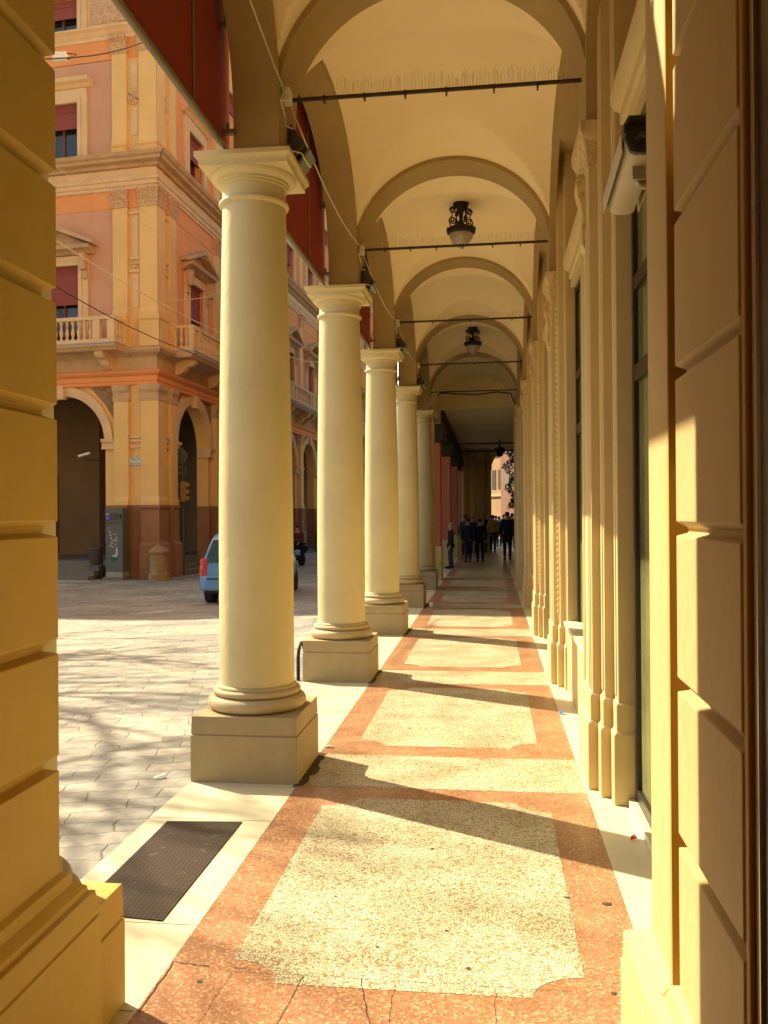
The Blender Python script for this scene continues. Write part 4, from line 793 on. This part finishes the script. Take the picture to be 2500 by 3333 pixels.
for a_, c_, r, m_, lab in WL:
    b = MB(); p, q = at(*a_), at(*c_); b.tube([p + (q - p) * k / 6 - Vector((0, 0, .12 * sin(pi * k / 6))) for k in range(7)], r, 5); tag(b.build('overhead_wire', m_, smooth=60), lab, 'wire', 'overhead wires across the street')
p = at(198, 186, 15); t = thing('wire_insulator', p, 'white insulator box on the dark span wire at top left', 'insulator')
b = MB(); b.box(p.x - .14, p.x + .12, p.y - .05, p.y + .05, p.z - .07, p.z + .08); b.build('body', 'plate', t, bevel=.02)
b = MB(); b.tube([(p.x + .12, p.y, p.z + .06), (p.x + .3, p.y, p.z + .03), (p.x + .12, p.y, p.z - .05)], .012, 6); b.build('clamp', 'iron', t)

# ------------------------------------------------------------------ cars
def make_car(loc, heading, paint, lab):
    t = thing('parked_car', loc, lab, 'car', None, heading)
    # stations along the car: y, half width at sill, at waist, at roof, z sill, z waist, z top
    st = [(-1.93, .60, .66, .60, .42, .72, .80), (-1.90, .72, .78, .70, .32, .80, .92), (-1.80, .76, .82, .66, .30, .93, 1.18), (-1.60, .78, .83, .60, .30, .95, 1.48), (-1.35, .79, .84, .60, .30, .95, 1.585), (-.6, .80, .84, .60, .28, .94, 1.62), (.1, .80, .84, .59, .28, .93, 1.60), (.6, .80, .84, .56, .28, .92, 1.50), (1.1, .80, .83, .58, .28, .90, 1.12), (1.25, .79, .82, .62, .28, .88, .98), (1.75, .74, .76, .58, .28, .74, .84), (1.95, .62, .64, .5, .34, .62, .66)]
    k = 12; vs = []; fs = []
    for (y, ws, ww, wr, zs, zw, zt) in st:
        half = [(0, zs), (ws * .9, zs), (ws, zs + .06), (ww, (zs + zw) / 2), (ww * .985, zw), (wr + (ww - wr) * .12, zt - (zt - zw) * .12), (wr * .8, zt), (0, zt + .012)]
        ring = half + [(-x, z) for x, z in reversed(half[1:-1])]; k = len(ring); vs += [(x, y, z) for x, z in ring]
    for j in range(len(st) - 1):
        for i in range(k): fs.append((j * k + i, j * k + (i + 1) % k, (j + 1) * k + (i + 1) % k, (j + 1) * k + i))
    fs += [tuple(range(k)), tuple(reversed([(len(st) - 1) * k + i for i in range(k)]))]
    b = MB(); b.add(vs, fs); b.build('body', paint, t, local=True, smooth=40, bevel=.015)
    # bumper
    b = MB(); b.add([(x, y, z) for z in (.32, .66) for x, y in ((-.80, -1.60), (-.84, -1.85), (-.66, -2.0), (.66, -2.0), (.84, -1.85), (.80, -1.60))], [(0, 1, 2, 3, 4, 5), (11, 10, 9, 8, 7, 6)] + [(i, i + 6, (i + 1) % 6 + 6, (i + 1) % 6) for i in range(6)]); b.build('rear_bumper', paint, t, local=True, bevel=.04, bseg=3)
    b = MB(); b.box(-.64, .64, -2.012, -1.99, .575, .60); b.box(-.7, .7, -1.99, -1.8, .27, .325); b.build('bumper_strip', 'tyre', t, local=True)
    b = MB(); b.add([(-.70, -1.935, .95), (.70, -1.935, .95), (.58, -1.70, 1.43), (-.58, -1.70, 1.43), (-.70, -1.80, .95), (.70, -1.80, .95), (.58, -1.58, 1.43), (-.58, -1.58, 1.43)], [(0, 1, 2, 3), (7, 6, 5, 4), (0, 4, 5, 1), (1, 5, 6, 2), (2, 6, 7, 3), (3, 7, 4, 0)]); b.build('rear_window', 'carglass', t, local=True, bevel=.02)
    for s_ in (-1, 1):
        b = MB(); q = [(.66, -1.955), (.76, -1.945), (.845, -1.85), (.85, -1.70), (.7, -1.70)]; n = 5
        b.add([(s_ * x, y, .64) for x, y in q] + [(s_ * (x - .02), y + .03, 1.02) for x, y in q], [tuple(range(n)), tuple(reversed(range(n, 2 * n)))] + [(i, i + n, (i + 1) % n + n, (i + 1) % n) for i in range(n)])
        tl = b.build('tail_light', 'taillight', t, local=True, bevel=.01)
        b = MB(); b.box(min(s_ * .73, s_ * .80), max(s_ * .73, s_ * .80), -1.962, -1.90, .80, .88); b.build('indicator', 'amber', tl, local=True)
        b = MB(); b.add([(s_ * x, y, z) for x, y, z in ((.845, -1.3, .98), (.85, .85, .96), (.63, .35, 1.48), (.64, -1.15, 1.50))] + [(s_ * (x - .03), y, z) for x, y, z in ((.845, -1.3, .98), (.85, .85, .96), (.63, .35, 1.48), (.64, -1.15, 1.50))], [(0, 1, 2, 3), (7, 6, 5, 4), (0, 4, 5, 1), (1, 5, 6, 2), (2, 6, 7, 3), (3, 7, 4, 0)]); b.build('side_window', 'carglass', t, local=True)
        for y in (-1.25, 1.25):
            b = MB(lambda x, yy, z: (z, yy, x)); b.lathe(.31, y, [(.2, s_ * .62), (.30, s_ * .62), (.315, s_ * .66), (.315, s_ * .78), (.30, s_ * .82), (.2, s_ * .82)], 24)
            wq = b.build('wheel', 'tyre', t, local=True, smooth=40); b = MB(lambda x, yy, z: (z, yy, x)); b.lathe(.31, y, [(.2, s_ * .64), (.205, s_ * .80), (.05, s_ * .815)], 20); b.build('rim', 'steel', wq, local=True)
        b = MB(); b.box(min(s_ * .86, s_ * 1.0), max(s_ * .86, s_ * 1.0), .62, .75, .96, 1.10); b.build('mirror', paint, t, local=True, bevel=.03)
    b = MB(); b.box(-.26, .26, -1.975, -1.93, .72, .84); pl = b.build('number_plate', 'plate', t, local=True, bevel=.004)
    b = MB(); b.box(-.26, -.20, -1.982, -1.974, .725, .835); b.box(.20, .26, -1.982, -1.974, .725, .835); b.build('plate_band', 'plateblue', pl, local=True)
    b = MB(); b.box(-.35, .35, -1.955, -1.92, .86, .885); b.build('boot_trim', 'tyre', t, local=True)
    return t
make_car((-3.98, 20.55, -.2), radians(4), 'carblue', 'pale blue hatchback half hidden behind the nearest column')
make_car((-6.55, 48, -.2), radians(-2), 'carwhite', 'white car far up the street, barely showing beside the second column')

# ------------------------------------------------------------------ people (skinned skeletons)
def skin_obj(name, verts, edges, radii, m, parent, root=0, sub=1):
    me = bpy.data.meshes.new(name); me.from_pydata(verts, edges, []); me.materials.append(M[m]); o = bpy.data.objects.new(name, me); C.objects.link(o); o.parent = parent
    sk = o.modifiers.new('skin', 'SKIN'); 
    if not me.skin_vertices: 
        bm = bmesh.new(); bm.from_mesh(me); bm.verts.layers.skin.verify(); bm.to_mesh(me); bm.free()
    for i, sv in enumerate(me.skin_vertices[0].data):
        r = radii[i]; sv.radius = (r, r) if not isinstance(r, tuple) else r; sv.use_root = (i == root)
    sk.use_smooth_shade = True
    sb = o.modifiers.new('sub', 'SUBSURF'); sb.levels = sub; sb.render_levels = sub
    return o
def person(loc, heading, H, top, trouser, lab, hair='hair', stride=.12, arm=.0, coat=0, seated=False, bag=None, lean=0):
    t = thing('person', loc, lab, 'person', None, heading); k = H / 1.75
    V = []; E = []; Rr = []
    def a(x, y, z, r, p=None):
        V.append((x * k, y * k, z * k)); Rr.append(r * k if not isinstance(r, tuple) else (r[0] * k, r[1] * k)); 
        if p is not None: E.append((p, len(V) - 1))
        return len(V) - 1
    pel = .93 if not seated else .78
    L_ = lambda z: lean * (z - pel)
    pz = a(0, 0, pel, (.125, .085)); s1 = a(0, L_(pel + .25), pel + .22, (.115, .075), pz); s2 = a(0, L_(pel + .45), pel + .43, (.135, .085), s1); nk = a(0, L_(pel + .58), pel + .585, .052, s2); hd = a(0, .01 + L_(pel + .66), pel + .66, (.07, .085), nk); ht = a(0, .005 + L_(pel + .8), pel + .755, (.072, .085), hd); a(0, L_(pel + .83), pel + .80, .045, ht); a(0, .105 + L_(pel + .7), pel + .70, .012, hd)
    for s_ in (-1, 1): a(s_ * .08, L_(pel + .7), pel + .705, .013, hd)
    jc = [(pz, s1), (s1, s2)]; arms = []
    for s_ in (-1, 1):
        sh = a(s_ * .165, L_(pel + .47), pel + .46, .06, s2); el_ = a(s_ * .24, -.02 + L_(pel + .25) + (arm if seated else .0), pel + .19, .042, sh)
        wr = a(s_ * .22, .06 + (s_ * arm if not seated else .35) + L_(pel), pel - .06 + (.22 if seated else abs(arm) * .5), .028, el_); pm = a(s_ * .215, .09 + (s_ * arm if not seated else .38), pel - .13 + (.24 if seated else abs(arm) * .6), (.016, .036), wr)
        arms.append((sh, el_, wr))
        for q, (dx, dy, l) in enumerate(((0, -.028, .065), (0, -.009, .078), (0, .01, .074), (0, .028, .058))):
            b0 = a(V[pm][0] / k + dx, V[pm][1] / k + dy, V[pm][2] / k - .045, .009, pm); a(V[b0][0] / k - s_ * .012, V[b0][1] / k + .006, V[b0][2] / k - l * .55, .0075, b0)
        b0 = a(V[pm][0] / k - s_ * .022, V[pm][1] / k + .035, V[pm][2] / k - .01, .010, pm); a(V[b0][0] / k - s_ * .008, V[b0][1] / k + .012, V[b0][2] / k - .04, .008, b0)
    legs = []
    for s_ in (-1, 1):
        st = s_ * stride
        if seated: hp = a(s_ * .1, .02, pel - .04, .085, pz); kn = a(s_ * .17, .40, pel - .02, .058, hp); an = a(s_ * .15, .38, pel - .42, .04, kn); ft = a(s_ * .15, .52, pel - .46, .036, an)
        else: hp = a(s_ * .09, 0, pel - .06, .085, pz); kn = a(s_ * .095, .02 + st * .5, .50, .057, hp); an = a(s_ * .095, -.02 + st, .085 + (.0 if st >= 0 else .02), .038, kn); ft = a(s_ * .105, .12 + st, .035, .035, an)
        legs.append((hp, kn, an, ft))
    skin_obj('body', V, E, Rr, 'skin', t, 0, 1)
    def sub_skin(nm, idx, ed, grow, m, extra=None):
        vs = [V[i] for i in idx]; mp_ = {i: j for j, i in enumerate(idx)}; es = [(mp_[a_], mp_[b_]) for a_, b_ in ed]
        rr = [tuple(q * 1.0 + grow for q in (Rr[i] if isinstance(Rr[i], tuple) else (Rr[i], Rr[i]))) for i in idx]
        if extra: extra(vs, es, rr, mp_)
        skin_obj(nm, vs, es, rr, m, t, 0, 1)
    idx = [pz, s1, s2] + [i for A in arms for i in A]; ed = [(pz, s1), (s1, s2)] + [e for (x, y, z) in arms for e in ((s2, x), (x, y), (y, z))]
    def ext(vs, es, rr, mp_):
        cc = max(coat, .10) if not seated else .02; vs.append((0, 0, (pel - cc) * k)); rr.append(((.15 + .12 * coat) * k, (.12 + .1 * coat) * k)); es.append((0, len(vs) - 1))
        vs.append((0, L_(pel + .53) * k, (pel + .53) * k)); rr.append((.06 * k, .06 * k)); es.append((mp_[s2], len(vs) - 1))
    sub_skin('jacket', idx, ed, .034 * k, top, ext)
    idx = [pz] + [i for A in legs for i in A[:3]]; ed = [e for (x, y, z, f) in legs for e in ((pz, x), (x, y), (y, z))]
    sub_skin('trousers', idx, ed, .014 * k, trouser)
    for (x, y, z, f) in legs:
        A = Vector(V[z]); B_ = Vector(V[f]); b = MB(); b.tube([tuple(A + Vector((0, -.05 * k, -.03 * k))), tuple(A + Vector((0, .03 * k, -.025 * k))), tuple(B_ + Vector((0, .03 * k, -.0 * k))), tuple(B_ + Vector((0, .09 * k, -.005 * k)))], [.032 * k, .05 * k, .042 * k, .02 * k], 10); b.build('shoe', 'cl_blk', t, local=True, smooth=60)
    h = Vector(V[ht]); b = MB(); n = 12; vs = []; fs = []
    for i in range(7):
        ph = i / 6 * pi * .62
        for j in range(n): th = 2 * pi * j / n; rx = .088 * k * sin(ph); ry = .108 * k * sin(ph); vs.append((h.x + rx * cos(th), h.y - .018 * k + ry * sin(th), h.z - .02 * k + .085 * k * cos(ph) - (.03 * k if sin(th) < 0 and i > 3 else 0)))
    for i in range(6):
        for j in range(n): fs.append((i * n + j, i * n + (j + 1) % n, (i + 1) * n + (j + 1) % n, (i + 1) * n + j))
    b.add(vs, fs); b.build('hair', hair, t, local=True, smooth=60)
    return t
def ground_at(px, py, z=0): d = fullray(px, py); s_ = (z - 1.75) / d.z; return Vector((1.61638745, 0, 1.75)) + d * s_
def place(px, pfeet, phead, **kw):
    g = ground_at(px, pfeet, kw.pop('z', 0)); dpt = (g - Vector((1.616, 0, 1.75))).dot(F_); H = (pfeet - phead) * dpt / 2879.6
    return g, H
PP = [(1468, 1851, 1703, 'cl_blk', 'denim', 100, dict(hair='hairgrey', stride=.03, coat=.12), 'man in a black jacket standing apart, facing left by the second terracotta pier'),
      (1524, 1832, 1688, 'cl_navy', 'denim', 10, dict(stride=.14), 'person in a navy jacket and jeans walking away, leftmost of the close pair'),
      (1563, 1830, 1690, 'cl_blk', 'blk', -5, dict(stride=.1), 'person in all black walking away between the navy jacket and the yellow top'),
      (1605, 1800, 1678, 'cl_yellow', 'blk', 5, dict(stride=.12, arm=.1), 'person in a bright yellow top with a strap across the back'),
      (1652, 1824, 1668, 'cl_blk', 'blk', 0, dict(stride=.1, coat=.3), 'broad person in a long black coat walking away at the right'),
      (1515, 1806, 1678, 'cl_grey', 'denim', 180, dict(stride=.1), 'person in grey beside the terracotta pier, behind the navy jacket'),
      (1574, 1796, 1674, 'cl_brown', 'blk', 0, dict(stride=.1), 'person in brown deeper in the crowd, left of the magenta jacket'),
      (1589, 1792, 1680, 'cl_magenta', 'blk', 10, dict(stride=.1), 'person in a magenta jacket deeper in the crowd'),
      (1625, 1780, 1682, 'cl_blue', 'denim', 0, dict(stride=.1), 'person in a vivid blue jacket between yellow top and black coat'),
      (1640, 1768, 1676, 'cl_grey', 'blk', 0, dict(stride=.1), 'farthest grey figure against the bright street'),
      (1668, 1790, 1672, 'cl_blk', 'blk', 0, dict(stride=.08), 'dark figure at the right edge of the crowd by the wall'),
      (1542, 1802, 1683, 'cl_navy', 'blk', 175, dict(stride=.1, hair='hairgrey'), 'grey haired figure in navy facing us between the close pair'),
      (1556, 1783, 1680, 'cl_red', 'blk', 0, dict(stride=.1), 'figure in dark red behind the all black walker'),
      (1615, 1774, 1680, 'cl_blk', 'denim', 0, dict(stride=.12), 'small dark figure just right of the yellow top, farther off'),
      (1598, 1772, 1678, 'cl_denim', 'denim', 180, dict(stride=.1), 'small figure in denim behind the yellow top'),
      (1660, 1775, 1681, 'cl_magenta', 'denim', 0, dict(stride=.1), 'small magenta figure behind the long black coat')]
bagstrap = None
for px, pf, ph, top, tr, hdg, kw, lab in PP:
    g, H = place(px, pf, ph); q = person((g.x, g.y, 0), radians(hdg), max(1.45, min(1.85, H * 1.02)), top, 'cl_' + tr, lab, **kw)
    if 'yellow' in top:
        t = thing('shoulder_bag', (g.x + .2, g.y - .14, .85), 'dark shoulder bag worn by the person in yellow', 'bag')
        b = MB(); b.box(g.x + .06, g.x + .28, g.y - .2, g.y - .12, .72, .95); b.build('bag_body', 'cl_brown', t, bevel=.02)
        b = MB(); b.tube([(g.x + .22, g.y - .16, .95), (g.x + .05, g.y - .15, 1.2), (g.x - .12, g.y - .10, 1.43), (g.x - .13, g.y, 1.47)], .012, 6); b.build('strap', 'cl_brown', t, smooth=60)
# scooter and rider in the street gap
sg = Vector((-5.75, 33.0, -.2)); t = thing('motor_scooter', sg, 'dark motor scooter ridden towards us in the gap between columns', 'scooter', None, radians(170))
for y in (-.6, .62):
    b = MB(lambda x, yy, z: (z, yy, x)); b.lathe(.25, y, [(.14, -.05), (.25, -.05), (.25, .05), (.14, .05)], 20); b.build('wheel', 'tyre', t, local=True, smooth=40)
b = MB(); b.prism([(-.85, .55), (-.9, .75), (-.2, .82), (-.1, .4), (.3, .3), (.42, .95), (.5, .98), (.55, .4), (.5, .25), (-.3, .22), (-.5, .45)], -.17, .17, 'x'); b.build('body', 'cl_navy', t, local=True, bevel=.05, bseg=3)
b = MB(); b.box(-.14, .14, -.8, -.15, .8, .88); b.build('saddle', 'cl_blk', t, local=True, bevel=.03)
b = MB(); b.tube([(-.34, .3, 1.05), (0, .42, 1.0), (.34, .3, 1.05)], .02, 8); b.build('handlebar', 'pole', t, local=True, smooth=60)
b = MB(); b.tube([(0, .5, .85), (0, .56, .85)], .08, 14); b.build('headlight', 'plate', t, local=True, smooth=60)
person((sg.x, sg.y + .3, -.2), radians(170), 1.72, 'cl_red', 'cl_navy', 'rider in a red jacket sitting on the motor scooter', seated=True, arm=.1)

# ------------------------------------------------------------------ sunlit buildings beyond the far gallery
t = thing('far_building', (3.4, 78, -.2), 'sunlit ochre house with shuttered windows seen through the end of the gallery', 'building')
n_ = Vector((-.9, -.43, 0)).normalized(); d_ = Vector((-n_.y, n_.x, 0)) * -1
G = lambda u, o, z: tuple(Vector((2.2, 74, 0)) + d_ * u + n_ * o + Vector((0, 0, z)))
if d_.x < 0: d_ = -d_
b = MB(); fbox(b, G, -9, 1.2, -6, 0, -.2, 22); b.build('wall', 'far_cream', t)
b = MB()
for z in (3.8, 7.2, 10.6):
    for u in (-3.6, -2.3, -1.0, .2): fbox(b, G, u, u + .75, -.02, .03, z, z + 1.6)
b.build('shutters', 'beam', t)
b = MB()
for z in (3.2, 6.6, 10.0): fbox(b, G, -9, 1.2, 0, .15, z, z + .2)
b.build('string_course', 'b_trim', t)
t = thing('far_building', (8, 84, -.2), 'pink house behind the sunlit ochre house', 'building')
b = MB(); fbox(b, G, 1.22, 14, -8, .3, -.2, 13); b.build('wall', 'far_pink', t)
b = MB()
for z in (3.8, 7.2, 10.2):
    for u in (1.9, 3.6, 5.4, 8.4): fbox(b, G, u, u + .9, .28, .34, z, z + 1.7)
b.build('window', 'pane', t)
# trailing plant at the right of the opening
random.seed(9); b = MB()
for k in range(620):
    z = random.uniform(2.0, 4.6); wdt = .12 + .32 * (z - 2.0) / 2.6 * random.random(); x = 2.78 - wdt * (1.1 + .6 * sin(z * 7)) + random.uniform(-.14, .1); y = 40.6 + random.uniform(-.35, .35); s_ = .07
    b.add([(x + random.uniform(-s_, s_), y + random.uniform(-s_, s_), z + random.uniform(-s_, s_)) for _ in range(4)], [(0, 1, 2, 3)])
t = thing('hanging_plant', (2.7, 40.6, 3), 'dark trailing plant hanging at the right of the far opening', 'plant'); b.build('leaves', 'leafdark', t)
b = MB(); b.tube([(2.75, 40.6, 4.7), (2.72, 40.6, 3.5), (2.7, 40.62, 2.1)], .02, 6); b.build('stem', 'bark', t)
t = thing('far_lantern', (2.1, 36, 4.2), 'dark lantern silhouette under the far gallery ceiling', 'lantern'); b = MB(); b.tube([(2.0, 36, 4.75), (2.0, 36, 4.45)], .03, 8); b.lathe(2.0, 36, [(.1, 4.45), (.22, 4.4), (.2, 4.32), (.12, 4.2), (.14, 4.1), (.02, 4.05)], 12); b.build('lamp_body', 'iron', t, smooth=50)

# ------------------------------------------------------------------ bare trees in the piazza (off to the left; their branches dapple the paving)
def tree(x, y, H, seed, lab):
    random.seed(seed); t = thing('bare_tree', (x, y, -.2), lab, 'tree', 'bare trees in the piazza'); tr = MB(); cr = MB()
    def br(p, d, l, r, dep):
        n = 5; pts = [p.copy()]; q = p.copy(); dd = d.copy()
        for i in range(n): dd = (dd + Vector((random.uniform(-.22, .22), random.uniform(-.22, .22), random.uniform(-.05, .18)))).normalized(); q = q + dd * l / n; pts.append(q.copy())
        (tr if dep == 0 else cr).tube(pts, [r * (1 - .45 * i / n) for i in range(n + 1)], 8 if dep < 2 else (5 if dep < 3 else 3), cap=dep < 2)
        if dep < 5:
            for k in range(4 if dep in (1, 2, 4) else 3):
                j = random.choice([2, 3, 4, 5]) if dep else random.choice([4, 5, 5, 5]); a = random.uniform(0, 2 * pi); s_ = random.uniform(.5, .95); u = dd.orthogonal().normalized(); v = dd.cross(u)
                br(pts[j], (dd + (u * cos(a) + v * sin(a)) * s_).normalized(), l * random.uniform(.62, .85), r * .58, dep + 1)
    br(Vector((x, y, -.2)), Vector((0, 0, 1)), H * .33, H * .021, 0); tr.build('trunk', 'bark', t, smooth=60); cr.build('crown', 'bark', t, smooth=60)
tree(-11.5, 11.8, 14, 1, 'bare tree standing in the piazza left of the portico')
tree(-14, 17.5, 15, 4, 'taller bare tree farther up the piazza')
tree(-12.2, 7.0, 13, 8, 'bare tree nearest the camera in the piazza')
